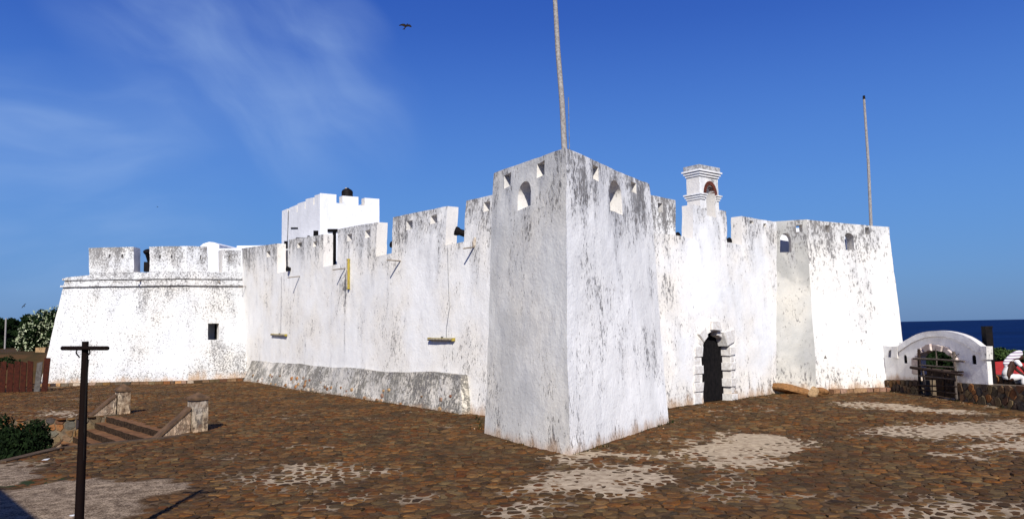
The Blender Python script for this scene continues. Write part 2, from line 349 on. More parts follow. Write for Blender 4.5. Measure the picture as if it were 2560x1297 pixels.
# ------------------------------------------------------------------ courtyard
P1S, P2S = Vector((-12.3, 23.71)), Vector((-7.83, 18.65))
PIT = [(-7.83, 18.65), (-8.31, 17.9), (-9.87, 16.75), (-9.99, 15.0), (-13, 10.5), (-34, 10.5), (-34, 21.5), (-20, 21.9), (-15.12, 22.63), (-13.1, 23.0), (-12.3, 23.71)]
def inpoly(x, y, poly):
    x = np.asarray(x, float); y = np.asarray(y, float); r = np.zeros(x.shape, bool); n = len(poly)
    for i in range(n):
        x0, y0 = poly[i][:2]; x1, y1 = poly[(i+1) % n][:2]
        if y0 == y1: continue
        c = ((y0 > y) != (y1 > y)) & (x < (x1-x0)*(y-y0)/(y1-y0)+x0); r ^= c
    return r
def gz(x, y): return (vn(x, y, .35, 1)-.5)*.05+(vn(x, y, 1.1, 2)-.5)*.016
def wp(l): return [tuple(ath(*q)[:2]) for q in l]
PALE = [wp(q) for q in (
    [(1310, 1213), (1370, 1188), (1480, 1162), (1600, 1168), (1697, 1160), (1690, 1185), (1600, 1205), (1560, 1238), (1450, 1244), (1370, 1232)],
    [(1690, 1128), (1750, 1100), (1850, 1074), (1950, 1085), (2030, 1100), (2010, 1120), (1930, 1140), (1900, 1165), (1830, 1172), (1760, 1155), (1700, 1142)],
    [(1335, 1160), (1400, 1142), (1500, 1132), (1560, 1124), (1700, 1135), (1690, 1148), (1560, 1142), (1480, 1150), (1400, 1166)],
    [(2120, 1075), (2230, 1062), (2400, 1058), (2500, 1045), (2600, 1052), (2600, 1085), (2480, 1092), (2330, 1092), (2200, 1092)],
    [(2340, 1130), (2440, 1130), (2470, 1142), (2440, 1155), (2370, 1146)],
    [(2470, 1098), (2600, 1088), (2640, 1120), (2560, 1135), (2460, 1120)],
    [(2250, 1252), (2350, 1238), (2470, 1250), (2450, 1268), (2310, 1275)],
    [(2060, 1004), (2180, 1008), (2320, 1018), (2480, 1030), (2470, 1036), (2300, 1026), (2150, 1018)],
    [(1200, 1262), (1330, 1255), (1360, 1275), (1290, 1300), (1190, 1310)],
    [(1340, 1262), (1440, 1268), (1400, 1295), (1340, 1310)],
    [(1740, 1235), (1860, 1215), (1870, 1240), (1770, 1258)],
    [(100, 1022), (200, 1030), (215, 1042), (140, 1044)],
    [(640, 1168), (820, 1150), (930, 1165), (800, 1195), (660, 1188)],
    [(540, 1135), (600, 1128), (640, 1142), (570, 1150)],
    [(560, 1190), (720, 1175), (960, 1160), (1010, 1180), (860, 1215), (640, 1225)],
    [(1850, 1230), (2000, 1222), (2040, 1245), (1900, 1262)],
    [(2150, 1255), (2300, 1240), (2560, 1246), (2660, 1290), (2400, 1310), (2230, 1290)])]
PALEW = [1.1, 1.05, 1, 1, 1.1, 1.1, .8, 1.1, .95, .9, .8, 1, .6, .6, .5, .55, .5]
GREYP = wp([(1820, 1195), (1980, 1170), (2100, 1182), (2060, 1205), (1930, 1215)])
GRAV = [wp([(-260, 1176), (0, 1168), (110, 1162), (125, 1182), (50, 1210), (-60, 1235), (-260, 1240)]), wp([(-300, 1240), (0, 1238), (110, 1212), (240, 1205), (420, 1200), (470, 1225), (330, 1262), (260, 1330), (100, 1500), (-300, 1500)])]
MOSS = [wp([(0, 1215), (120, 1188), (190, 1192), (150, 1212), (30, 1228)]), wp([(290, 1172), (330, 1168), (335, 1178), (295, 1182)]), wp([(130, 1290), (195, 1285), (200, 1310), (120, 1310)])]
def soft(polys, ws, x, y, warp=.9):
    dx = (vn(x, y, 1.6, 5)-.5)*warp+(vn(x, y, 5, 6)-.5)*warp*.5; dy = (vn(x, y, 1.6, 8)-.5)*warp+(vn(x, y, 5, 9)-.5)*warp*.5
    r = np.zeros(np.shape(x))
    for p_, w_ in zip(polys, ws):
        acc = 0.
        for ox, oy in ((0, 0), (.3, .14), (-.3, .16), (.13, -.34), (-.17, -.3), (.1, .42), (.45, -.1), (-.46, -.05)): acc = acc+inpoly(x+dx+ox, y+dy+oy, p_)*.125
        r = np.maximum(r, acc*w_)
    return r
xs = np.arange(-34, 13.61, .14); ys = np.arange(-5, 48, .14)
X, Y = np.meshgrid(xs, ys); X = X.ravel(); Y = Y.ravel()
pm = soft(PALE, PALEW, X, Y); pg = soft(GRAV, [1, 1], X, Y, .6); ms = soft(MOSS, [1.3, 1, 1.2], X, Y)
pm = np.maximum(pm, (vn(X, Y, .8, 21) > .80)*.35*(vn(X, Y, 3., 22) > .5))
FOOT = [(-23.9, 38.4), (-16.45, 38.7), (-14.2, 40.1), (-13.95, 39.45), (-1.47, 21.9), (-.93, 21.6), (-.72, 17.8), (1.0, 14.56), (3.83, 19.34), (4.0, 21.9), (9.06, 26.6), (13.0, 26.6), (13.4, 20.4), (13.4, 12)]
dw = np.full(X.shape, 9.)
for (a0, a1), (b0, b1) in zip(FOOT, FOOT[1:]):
    l2 = (b0-a0)**2+(b1-a1)**2; t_ = np.clip(((X-a0)*(b0-a0)+(Y-a1)*(b1-a1))/l2, 0, 1); dw = np.minimum(dw, np.hypot(X-a0-t_*(b0-a0), Y-a1-t_*(b1-a1)))
soil = np.clip(1-(dw/(.18+.5*vn(X, Y, 1.3, 41))), 0, 1); ms = np.maximum(ms, soil*.5)
rough_ = (vn(X, Y, 4, 12)-.5)*.012+soil*.022*vn(X, Y, 2.2, 42)
Z = gz(X, Y)-.009+pm*.0155+(vn(X, Y, .9, 51)-.45)*.008+pg*.032+rough_
nx = len(xs); i = (np.arange(len(ys)-1)[:, None]*nx+np.arange(nx-1)[None, :]).ravel(); F = np.stack([i, i+1, i+nx+1, i+nx], 1)
cxm = X[F].mean(1); cym = Y[F].mean(1)
keep = ~inpoly(cxm, cym, PIT) & ~((cym > 35.2) & (cxm < -24.5))
F = F[keep]
paving = npmesh('ground', np.stack([X, Y, Z], 1), F, M_ground, sm=60, kind='structure',
    attr={'patch': ('FLOAT_COLOR', 'POINT', np.stack([pm, pg, ms, np.ones_like(pm)], 1))})
# skirt of masonry under the courtyard edge, so that it is a real terrace
cb = MB()
def skirt(poly, z0, z1, close=False):
    n = len(poly); v = [(p[0], p[1], z) for z in (z0, z1) for p in poly]
    cb.add(v, [(i, (i+1) % n, n+(i+1) % n, n+i) for i in range(n if close else n-1)])
skirt([(-24.5, 48), (-24.5, 35.2), (-34, 35.2)], -2.5, .0)
skirt([(13.6, -5), (13.6, 48)], -3.5, -.02)
cb.build('terrace_edge', M_kerb, kind='structure')

# --- irregular stones: radial Voronoi cells on any flat patch
def cells(pts, K=10, shrink=.012, search=1.9, spacing=.25, aniso=(1., 1.)):
    pts = np.asarray(pts); n = len(pts); cell = spacing*search
    key = {}
    gi = np.floor(pts/cell).astype(int)
    for k, (a, b) in enumerate(map(tuple, gi)): key.setdefault((a, b), []).append(k)
    ang = np.linspace(0, 2*np.pi, K, endpoint=False)
    out = np.zeros((n, K)); angs = np.zeros((n, K))
    for k in range(n):
        a, b = gi[k]; nb = []
        for da in (-1, 0, 1):
            for db in (-1, 0, 1): nb += key.get((a+da, b+db), [])
        nb = np.array([q for q in nb if q != k])
        th = ang+random.random()*.6; angs[k] = th
        E = np.stack([np.cos(th), np.sin(th)], 1)
        r = np.full(K, spacing*.8)
        if len(nb):
            d = pts[nb]-pts[k]; num = (d*d).sum(1)/2; den = d@E.T
            q = np.where(den > 1e-6, num[:, None]/np.maximum(den, 1e-6), 9.); r = np.minimum(r, q.min(0))
        out[k] = np.maximum(r-shrink, .02)
    return angs, out
def stone_arrays(pts, angs, rad, h, lip):
    # outer ring low, inner ring raised, centre: K*2+1 verts
    n, K = rad.shape
    ca, sa = np.cos(angs), np.sin(angs)
    tilt = rng.normal(0, .05, (n, 2)); hh = h*(1+rng.normal(0, .35, n))[:, None]
    def ringv(fr, z): 
        x = ca*rad*fr; y = sa*rad*fr; zz = z+x*tilt[:, :1]+y*tilt[:, 1:]
        return np.stack([pts[:, :1]+x, pts[:, 1:2]+y, zz], 2)
    mid = .88+rng.uniform(-.07, .06, (n, K))
    a = ringv(np.ones((n, K)), lip+0*hh); b = ringv(mid, hh+rng.normal(0, .002, (n, K))); c = np.stack([pts[:, 0], pts[:, 1], hh[:, 0]*1.15], 1)[:, None, :]
    return np.concatenate([a, b, c], 1)
def stone_faces(K):
    f = []
    for k in range(K):
        j = (k+1) % K; f += [(k, j, K+j), (k, K+j, K+k), (K+k, K+j, 2*K)]
    return np.array(f)
sp = .20
px_, py_ = [], []
row = 0; y = 6.5
P = []
while y < 40:
    xlim = max(.80*y+1.2, 4)
    x = -min(xlim, 30)+(row % 2)*sp*.5
    while x < min(xlim, 13.2):
        P.append((x+random.uniform(-.6, .6)*sp, y+random.uniform(-.55, .55)*sp*.85)); x += sp*1.18
    y += sp*.80; row += 1
P = np.array(P)
FORT_FOOT = [(-.72, 17.8), (1.0, 14.56), (3.83, 19.34), (3.9, 21.9), (4.42, 22.38), (9.06, 26.68), (10.39, 26.5), (13.9, 27), (14, 48), (-25, 48), (-23.79, 38.4), (-16.5, 38.7), (-14.28, 40.1), (-13.87, 39.5), (-1.47, 22.1), (-.9, 21.6), (-.6, 20.5)]
ok = ~inpoly(P[:, 0], P[:, 1], FORT_FOOT) & ~inpoly(P[:, 0], P[:, 1], [(a+.0, b) for a, b in PIT]) & ~((P[:, 1] > 34.6) & (P[:, 0] < -22))
gm = soft(GRAV, [1, 1], P[:, 0], P[:, 1], .6); ok &= gm < .45
ok &= (rng.random(len(P)) > .015)
P = P[ok]
angs, rad = cells(P, 9, .009, 1.9, sp)
pmk = soft(PALE, PALEW, P[:, 0], P[:, 1]); 
rad = rad*(1-np.clip(pmk, 0, 1)*rng.uniform(.1, .45, len(P)))[:, None]
grp = soft([GREYP], [1], P[:, 0], P[:, 1])
SV = stone_arrays(P, angs, rad, .0055, -.018); K = 9
SV[:, :, 2] += gz(P[:, 0], P[:, 1])[:, None]
tone = np.clip(rng.random(len(P))*.8+vn(P[:, 0], P[:, 1], .7, 31)*.2, 0, 1)
tone = np.where(grp > .4, .5+rng.uniform(-.06, .06, len(P)), tone)
SF = stone_faces(K); nv = 2*K+1
# size in the picture: width over distance, only those in the frame
ang_ok = (np.abs(P[:, 0]/P[:, 1]) < .665)
inframe = np.array([proj((a, b, 0))[1] < 1290 for a, b in P]) & ang_ok
score = np.where(inframe, rad.mean(1)/np.hypot(P[:, 0], P[:, 1])**1.7, 0); order = np.argsort(-score); first = order[:300]; rest = order[300:]
for k in first:
    vv = SV[k]; c = vv.mean(0); me = bpy.data.meshes.new('paving_stone'); me.from_pydata((vv-c).tolist(), [], SF.tolist()); me.materials.append(M_pave); smooth(me, 50)
    a = me.attributes.new('tone', 'FLOAT', 'POINT'); a.data.foreach_set('value', [float(tone[k])]*nv)
    o = bpy.data.objects.new('paving_stone', me); COL.objects.link(o); o.location = c; o.parent = paving
allv = SV[rest].reshape(-1, 3); allf = (SF[None]+(np.arange(len(rest))*nv)[:, None, None]).reshape(-1, 3)
npmesh('paving_stones', allv, allf, M_pave, paving, sm=50, attr={'tone': ('FLOAT', 'POINT', np.repeat(tone[rest], nv))}, kind='stuff')

# ------------------------------------------------------------------ walls
class Wall:
    def __init__(s, A0, B0, A1, B1):    # base corners (x,y), top corners (x,y,z); left to right as seen from outside
        s.A0, s.B0 = Vector(A0[:2]), Vector(B0[:2]); s.dA = (Vector(A1[:2])-s.A0)/A1[2]; s.dB = (Vector(B1[:2])-s.B0)/B1[2]
        s.L = (s.B0-s.A0).length; d = (s.B0-s.A0).normalized(); s.n = Vector((-d.y, d.x, 0)); s.d = Vector((d.x, d.y, 0))
    def P(s, sv, v, w=0.):
        u = sv/s.L; q = s.A0.lerp(s.B0, 0)+(s.B0-s.A0)*u+(s.dA+(s.dB-s.dA)*u)*v
        return Vector((q.x, q.y, v))+s.n*w
    def at(s, x, y, w=0.):
        a, b = s.L*.5, 3.
        for _ in range(14):
            p = proj(s.P(a, b, w)); pa = proj(s.P(a+.01, b, w)); pb = proj(s.P(a, b+.01, w))
            j = ((pa[0]-p[0])*100, (pb[0]-p[0])*100, (pa[1]-p[1])*100, (pb[1]-p[1])*100); det = j[0]*j[3]-j[1]*j[2]
            ex, ey = x-p[0], y-p[1]; a += max(-6, min(6, (ex*j[3]-ey*j[1])/det)); b += max(-6, min(6, (ey*j[0]-ex*j[2])/det))
        return (a, b)
def wobble(p, amp=1.):
    a = noise.noise_vector(p*.45)*.035+noise.noise_vector(p*1.7)*.014+noise.noise_vector(p*5.)*.015
    a.z *= .6
    return p+a*amp
def panel(name, W_, outline, mat_, parent, holes=(), th=.45, w0=0., g=.25, mA=0., mB=0., crest=None, streaks=(), amp=1., botv=.0, bots=.75, label=None, nob=False):
    loops = [[Vector((a, b, 0)) for a, b in outline]]+[[Vector((a, b, 0)) for a, b in h] for h in holes]
    flat = [p for l in loops for p in l]; bm = bmesh.new(); vs = [bm.verts.new(p) for p in flat]
    for t in tessellate_polygon(loops):
        try:
            fc = bm.faces.new([vs[i] for i in t]); fc.normal_update()
            if fc.normal.z < 0: fc.normal_flip()
        except ValueError: pass
    smin, smax = min(p.x for p in flat), max(p.x for p in flat); vmin, vmax = min(p.y for p in flat), max(p.y for p in flat)
    k = math.ceil(smin/g)
    while k*g < smax:
        bmesh.ops.bisect_plane(bm, geom=bm.verts[:]+bm.edges[:]+bm.faces[:], dist=1e-4, plane_co=(k*g, 0, 0), plane_no=(1, 0, 0)); k += 1
    k = math.ceil(vmin/g)
    while k*g < vmax:
        bmesh.ops.bisect_plane(bm, geom=bm.verts[:]+bm.edges[:]+bm.faces[:], dist=1e-4, plane_co=(0, k*g, 0), plane_no=(0, 1, 0)); k += 1
    bmesh.ops.remove_doubles(bm, verts=bm.verts[:], dist=1e-4)
    streaks = list(streaks)
    if crest and mat_ not in (M_clean, M_talus, M_gate):
        rs = random.Random(int((W_.A0.x*13+W_.A0.y*7)*10)); x_ = -1.
        while x_ < W_.L+1:
            t_ = crest(x_); streaks.append((x_, t_+.1, t_-rs.uniform(.5, 2.8)**1.0, rs.uniform(.08, .26), rs.uniform(.2, .62))); x_ += rs.uniform(.3, 1.1)
        for h_ in holes:
            q_ = [p[0] for p in h_]; v_ = min(p[1] for p in h_); streaks.append((rs.uniform(min(q_), max(q_)), v_, v_-rs.uniform(.5, 1.5), rs.uniform(.1, .2), .6))
    ext = bmesh.ops.extrude_face_region(bm, geom=bm.faces[:])
    back = {v for v in ext['geom'] if isinstance(v, bmesh.types.BMVert)}
    for v_ in back: v_.co.z = 1.
    weather = []
    for v_ in bm.verts:
        s_, vv, isb = v_.co.x, v_.co.y, v_.co.z > .5
        w = w0+(th if isb else 0.)
        s2 = s_
        if isb: s2 = min(max(s_, smin+mA*th), smax-mB*th)
        p = W_.P(s2, vv, w)
        ct = crest(s_) if crest else vmax
        top = max(0., min(1., 1-(ct-vv)/1.9)); bo = max(0., min(1., 1-(vv-botv)/bots)); st = 0.
        for (sx, v0, v1, hw, k_) in streaks:
            if v1 <= vv <= v0+.1:
                q = 1-abs(s_-sx-.15*noise.noise(Vector((vv*1.3, sx, 0))))/hw
                if q > 0: st = max(st, k_*q**.6*(1-.55*((v0-vv)/max(.1, v0-v1))**2))
        weather.append((top**1.3, bo**1.5, st, 1.))
        v_.co = wobble(p, amp)
    bmesh.ops.recalc_face_normals(bm, faces=bm.faces[:])
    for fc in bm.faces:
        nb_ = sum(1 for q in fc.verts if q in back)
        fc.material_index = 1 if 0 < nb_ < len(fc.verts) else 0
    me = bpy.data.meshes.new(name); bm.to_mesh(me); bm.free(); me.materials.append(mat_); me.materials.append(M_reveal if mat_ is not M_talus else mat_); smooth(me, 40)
    a = me.attributes.new('weather', 'FLOAT_COLOR', 'POINT'); a.data.foreach_set('color', np.array(weather, dtype=np.float32).ravel())
    o = bpy.data.objects.new(name, me); COL.objects.link(o); o.parent = parent
    if label: o['label'] = label
    return o
def rect(W_, x0, y0, x1, y1):
    return [W_.at(x0, y1), W_.at(x1, y1), W_.at(x1, y0), W_.at(x0, y0)]
def sq(W_, cx, cy, w, h):    # upright opening centred on a pixel, its size in metres from its size in pixels
    a = W_.at(cx-w/2, cy+0); b = W_.at(cx+w/2, cy+0); c = W_.at(cx, cy-h/2); d = W_.at(cx, cy+h/2)
    m, hv = W_.at(cx, cy), (c[1]-d[1])/2; hw = (b[0]-a[0])/2
    return [(m[0]-hw, m[1]-hv), (m[0]+hw, m[1]-hv*.95), (m[0]+hw*.95, m[1]+hv), (m[0]-hw, m[1]+hv*.97)]
def arch(W_, cx, cy, w, h, n=8):
    q = sq(W_, cx, cy, w, h); s0, s1 = q[0][0], q[1][0]; v0, v1 = q[0][1], q[2][1]; r = (s1-s0)/2; rv = min(r, (v1-v0)*.45); c = (s0+s1)/2
    return [(s0, v0), (s1, v0)]+[(c+r*math.cos(math.pi*k/n), v1-rv+rv*math.sin(math.pi*k/n)) for k in range(0, n+1)]
def crown(W_, a, b):
    p, q = W_.at(*a), W_.at(*b); return lambda s_: p[1]+(q[1]-p[1])*(s_-p[0])/(q[0]-p[0])

fort = empty('fort', (0, 15, 0), label='whitewashed crenellated stone fort with battered bastions filling the courtyard', cat='fort')
fort.location = (0, 0, 0)
def part(name, label=None, parent=fort): return empty(name, parent=parent, label=label)

# near bastion
wL = Wall((-.72, 17.8), (1.0, 14.56), (-.40, 18.25, 6.2), (1.11, 14.85, 5.95))
wR = Wall((1.0, 14.56), (3.83, 19.34), (1.11, 14.85, 5.95), (3.62, 19.65, 6.1))
TH = .42
ol = [(0, -.05), (wL.L, -.05)]+[(wL.L, wL.at(1413, 370)[1]), (0, wL.at(1235, 433)[1])]
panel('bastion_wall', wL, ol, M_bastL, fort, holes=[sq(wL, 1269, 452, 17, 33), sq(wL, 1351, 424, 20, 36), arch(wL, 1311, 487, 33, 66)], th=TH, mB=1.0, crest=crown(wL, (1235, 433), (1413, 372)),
      streaks=[(wL.at(1300, 525)[0], 4.9, 3.6, .5, .5), (wL.at(1240, 500)[0], 5.8, 3.8, .25, .45)], label='greyer left face of the near corner bastion')
orr = [(0, -.05), (wR.L, -.05), (wR.L, wR.at(1622, 462)[1]), (0, wR.at(1413, 370)[1])]
st = [(wR.at(x_, 500)[0], wR.at(x_, y0)[1], wR.at(x_, y1)[1], hw, k_) for x_, y0, y1, hw, k_ in ((1540, 535, 760, .28, .8), (1560, 520, 700, .2, .5), (1450, 400, 560, .3, .55), (1600, 480, 600, .3, .6), (1610, 680, 960, .3, .45), (1490, 460, 560, .2, .5), (1500, 700, 900, .25, .3))]
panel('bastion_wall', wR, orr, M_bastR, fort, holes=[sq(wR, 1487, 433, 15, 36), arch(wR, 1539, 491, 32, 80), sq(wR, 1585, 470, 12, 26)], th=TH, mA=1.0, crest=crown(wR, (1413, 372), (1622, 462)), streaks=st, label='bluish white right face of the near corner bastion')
wLf = Wall((-.55, 21.3), (-.72, 17.8), (-.2, 21.3, 6.2), (-.40, 18.25, 6.2))
panel('bastion_flank', wLf, [(0, 0), (wLf.L, 0), (wLf.L, ol[-1][1]), (0, ol[-1][1])], M_bastL, fort, th=.4)
wRf = Wall((3.83, 19.34), (3.75, 22.1), (3.62, 19.65, 6.1), (3.55, 22.3, 6.1))
panel('bastion_flank', wRf, [(0, 0), (wRf.L, 0), (wRf.L, orr[2][1]), (0, orr[2][1])], M_bastR, fort, th=.4)

# long left curtain
wC = Wall((-13.55, 39.75), (-.93, 21.65), (-13.97, 40.05, 6.89), (-.53, 22.0, 6.3))
cr = crown(wC, (620, 618), (1232, 489))
curt = part('curtain_wall', 'long left curtain wall with spouts and lamps')
def line(W_, pts): return [W_.at(*p) for p in pts]
m0 = line(wC, [(603, 619), (628, 618), (693, 609)]); n1s = wC.at(693, 683)[1]; n1e = wC.at(723, 682)[0]
sill = [(m0[0][0], m0[2][0], wC.at(693, 683)[1]), ]
tops = [((603, 621), (693, 609), 693, 723, 683), ((723, 600), (809, 585.5), 809, 844, 667), ((844, 574), (942, 554.5), 942, 983, 640), ((983, 543.6), (1118, 515), 1118, 1166, 613), ((1164, 501.7), (1236, 488), None, None, None)]
prof = []; base_pts = []
mer = []
for (a, b, nx0, nx1, sy) in tops:
    A_, B_ = wC.at(*a), wC.at(*b)
    sv = None
    mer.append([A_, B_])
    if nx0: prof.append((B_[0], wC.at(nx0, sy)[1], wC.at(nx1, sy)[0] if False else None))
    base_pts.append(sy)
sills = [wC.at(t[2], t[4])[1] for t in tops[:4]]; sills.append(sills[-1])
send = mer[-1][1][0]+.9
pr = [(mer[0][0][0], 0.), (send, 0.)]
up = []
for k in range(5):
    s0 = mer[k][0][0]; s1 = mer[k][1][0] if k < 4 else send
    vb = sills[k] if k == 0 else min(sills[k-1], sills[k])
    up.append((s0, s1, vb))
v_s = []
for k in range(5):
    s0, s1, vb = up[k]
    left_sill = sills[k-1] if k else sills[0]; right_sill = sills[k]
    v_s += [(s0, left_sill), (s1, right_sill)]
outl = pr+[(a, b) for a, b in reversed(v_s)]
stC = []
for x_, y0, y1, hw, k_ in ((866, 672, 960, .13, 1.0), (856, 668, 760, .5, .45), (1100, 560, 720, .8, .42), (955, 655, 730, .5, .45), (706, 690, 790, .35, .35), (748, 690, 760, .2, .3), (1185, 620, 720, .3, .4), (1060, 560, 640, .8, .35), (1135, 615, 700, .4, .35), (900, 600, 690, .6, .3), (1224, 640, 1000, .3, .25)):
    a = wC.at(x_, y0); b = wC.at(x_, y1); stC.append((a[0], a[1], b[1], hw, k_))
bodyC = panel('wall_face', wC, outl, M_curt, curt, th=.42, g=.22, crest=cr, streaks=stC, botv=0., bots=1.0)
holesC = [[sq(wC, 672, 635, 9, 15)], [sq(wC, 750, 613, 10, 12), sq(wC, 789, 610, 10, 13)], [sq(wC, 874, 594, 12, 18), sq(wC, 919, 584, 13, 19)], [sq(wC, 1024, 563, 15, 22), sq(wC, 1084, 548, 17, 21)], [sq(wC, 1217, 516, 17, 24)]]
for k in range(5):
    a, b = mer[k]; s1 = b[0] if k < 4 else send
    tb = b[1] if k < 4 else b[1]
    ll = sills[k-1] if k else sills[0]
    panel('merlon', wC, [(a[0], ll), (s1, sills[k]), (s1, tb), (a[0], a[1])], M_curt, curt, holes=holesC[k], th=.42, g=.22, crest=cr, streaks=stC, botv=-9)
# crumbling footing
wT = Wall((-13.95, 39.45), (-1.47, 21.9), (-13.5, 39.8, 1.25), (-1.56, 22.35, 1.25))
rt = [(0, -.05), (wT.L, -.05)]+[(wT.L, wT.at(1150, 938)[1]), (wT.L*.9, wT.at(1070, 930)[1])]+[(wT.L*f_, 1.03+.02*math.sin(f_*23)+.015*math.sin(f_*57)) for f_ in (.82, .74, .66, .58, .5, .42, .34, .26, .18, .1, 0)]
talus = panel('footing', wT, rt, M_talus, curt, th=.5, g=.16, amp=1.4, botv=0, bots=.4, crest=lambda s_: 1.1, label='crumbling grey sloped footing with bare rubble')
# stones showing through the footing
for k in range(46):
    s_ = random.uniform(1, wT.L-.3); v_ = random.uniform(.05, .55)**1.2; r0 = random.uniform(.05, .13)
    if k < 3: s_, v_, r0 = wT.at((730, 832, 690)[k], (946, 1000, 960)[k])+((.17, .14, .10)[k],)
    nn = 7; c = wobble(wT.P(s_, v_, -.0), 1.4); vs = []; th0 = random.random()*6
    rr = [r0*random.uniform(.7, 1.15) for _ in range(nn)]
    for fr, w in ((1, .03), (.7, -.035)):
        for j in range(nn):
            t = th0+2*math.pi*j/nn; vs.append(c+wT.d*math.cos(t)*rr[j]*fr*1.2+Vector((0, 0, 1))*math.sin(t)*rr[j]*fr*.8+wT.n*w)
    vs.append(c-wT.n*.045)
    mesh('stone', vs, [tuple(q) for q in stone_faces(nn).tolist()], M_ochre, curt, sm=45, attr={'tone': ('FLOAT', 'POINT', [random.random()]*(2*nn+1))})

# round-fronted left bastion
TA, TB, TC = (-23.18, 39.29, 5.57), (-17.0, 39.6, 5.41), (-14.67, 41.03, 5.38)
wQ1 = Wall((-23.79, 38.49), (-16.45, 38.75), TA, TB); wQ2 = Wall((-16.45, 38.75), (-14.28, 40.23), TB, TC)
lb = part('left_bastion', 'left bastion with pitted plaster and cornice')
stQ1 = [(wQ1.at(x_, y0)[0], wQ1.at(x_, y0)[1], wQ1.at(x_, y1)[1], hw, k_) for x_, y0, y1, hw, k_ in ((355, 700, 790, .5, .6), (170, 700, 760, .4, .4), (240, 640, 690, .3, .4), (300, 700, 770, .6, .3), (430, 690, 760, .8, .3))]
cq1 = lambda s_: 6.9 if s_ > 2 else 5.5
nA = wQ1.at(334, 680); nB = wQ1.at(372, 680); mA0 = wQ1.at(222, 690)
panel('wall_face', wQ1, [(0, 0), (wQ1.L, 0), (wQ1.L, nA[1]), (nB[0], nB[1]), (nA[0], nA[1]), (mA0[0], nA[1]), (mA0[0], nA[1]-.12), (0, nA[1]-.22)], M_round, lb, th=.5, g=.28, crest=lambda s_: 6.2, streaks=stQ1, botv=.1, bots=.8)
q2n0, q2n1, q2e = wQ2.at(519, 681), wQ2.at(555, 681), wQ2.at(603, 681)
win = rect(wQ2, 519.5, 808, 547, 849)
stQ2 = [(wQ2.at(x_, y0)[0], wQ2.at(x_, y0)[1], wQ2.at(x_, y1)[1], hw, k_) for x_, y0, y1, hw, k_ in ((542, 700, 780, .4, .75), (560, 860, 930, .9, .5), (600, 860, 940, .5, .6), (575, 740, 800, .3, .4))]
panel('wall_face', wQ2, [(0, 0), (q2e[0]+1.2, 0), (q2e[0]+1.2, nA[1]), (0, nA[1])], M_round, lb, holes=[win], th=.5, g=.25, crest=lambda s_: 6.2, streaks=stQ2, botv=.1, bots=1.4)
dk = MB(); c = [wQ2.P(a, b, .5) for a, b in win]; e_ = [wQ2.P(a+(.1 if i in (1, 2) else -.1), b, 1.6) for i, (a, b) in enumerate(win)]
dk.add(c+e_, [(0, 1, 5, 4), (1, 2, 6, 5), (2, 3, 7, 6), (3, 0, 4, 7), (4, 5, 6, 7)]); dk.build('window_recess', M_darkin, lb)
slit = lambda W_, x_, y_: sq(W_, x_, y_, 4, 10)
def mslab(W_, x0, t0, x1, t1, sillv, xs_, mat_, par, ext=0, **k):
    a, b = W_.at(x0, t0), W_.at(x1, t1); lo = W_.at(x0, 684)[0] if x0 < 400 else a[0]; hi_ = W_.at(x1, 684)[0] if x1 < 400 else b[0]
    panel('merlon', W_, [(lo, sillv), (hi_+ext, sillv), (b[0]+ext, b[1]), (a[0], a[1])], mat_, par, holes=[slit(W_, x_, 640+(x_-275)*.012) for x_ in xs_], th=.75, g=.25, **k)
mslab(wQ1, 222, 620, 334, 617, nA[1], (275, 306), M_round, lb, crest=lambda s_: 7.1, streaks=stQ1, botv=-9)
mslab(wQ1, 373, 616, 467, 615, nA[1], (399, 429), M_round, lb, crest=lambda s_: 7.1, streaks=stQ1, botv=-9, mB=.3)
a = wQ2.at(467, 615)
mslab(wQ2, 467, 615, 519, 617, nA[1], (502,), M_round, lb, crest=lambda s_: 7.1, streaks=stQ2, botv=-9)
mslab(wQ2, 555, 624, 602, 626, nA[1], (573,), M_round, lb, crest=lambda s_: 7.0, streaks=stQ2, botv=-9)
for W_, s0, s1 in ((wQ1, -.1, wQ1.L+.03), (wQ2, -.03, q2e[0]+.2)):
    for zt, hh, out in ((.0, .1, .10), (-.38, .08, .14)):
        v0 = lambda s_: nA[1]-.28+zt
        panel('cornice', W_, [(s0, v0(s0)-hh), (s1, v0(s1)-hh), (s1, v0(s1)), (s0, v0(s0))], M_round, lb, th=out+.05, w0=-out, g=.3, crest=lambda s_: 6.2)
wQs = Wall((-25.0, 46.5), (-23.79, 38.49), (-24.4, 46.5, 5.57), TA)
panel('wall_face', wQs, [(0, 0), (wQs.L, 0), (wQs.L, nA[1]-.22), (0, nA[1]-.22)], M_round, lb, th=.5, g=.5)
# plinth of the left bastion, stone by stone
pl = MB(); pts = [(-24.1, 38.2), (-16.4, 38.45), (-14.1, 39.9), (-13.9, 40.4), (-16.6, 39.3), (-24.0, 39)]
pl.prism(pts, -.05, .13); pl.build('plinth', M_kerb, lb)
for (a, b) in (((-24.1, 38.2), (-16.4, 38.45)), ((-16.4, 38.45), (-14.05, 39.9))):
    a, b = Vector(a), Vector(b); L_ = (b-a).length; s_ = 0
    while s_ < L_-.15:
        w_ = random.uniform(.2, .45); w_ = min(w_, L_-s_); c = a+(b-a).normalized()*(s_+w_/2); d_ = (b-a).normalized()
        me = MB().box((c.x, c.y, .055), (w_-.02, .12, random.uniform(.13, .17)), Matrix.Rotation(math.atan2(d_.y, d_.x), 3, 'Z'), jit=.015)
        mesh('plinth_stone', me.v, me.f, M_ochre if random.random() < .35 else M_rub, lb, attr={'tone': ('FLOAT', 'POINT', [random.random()]*8)}); s_ += w_

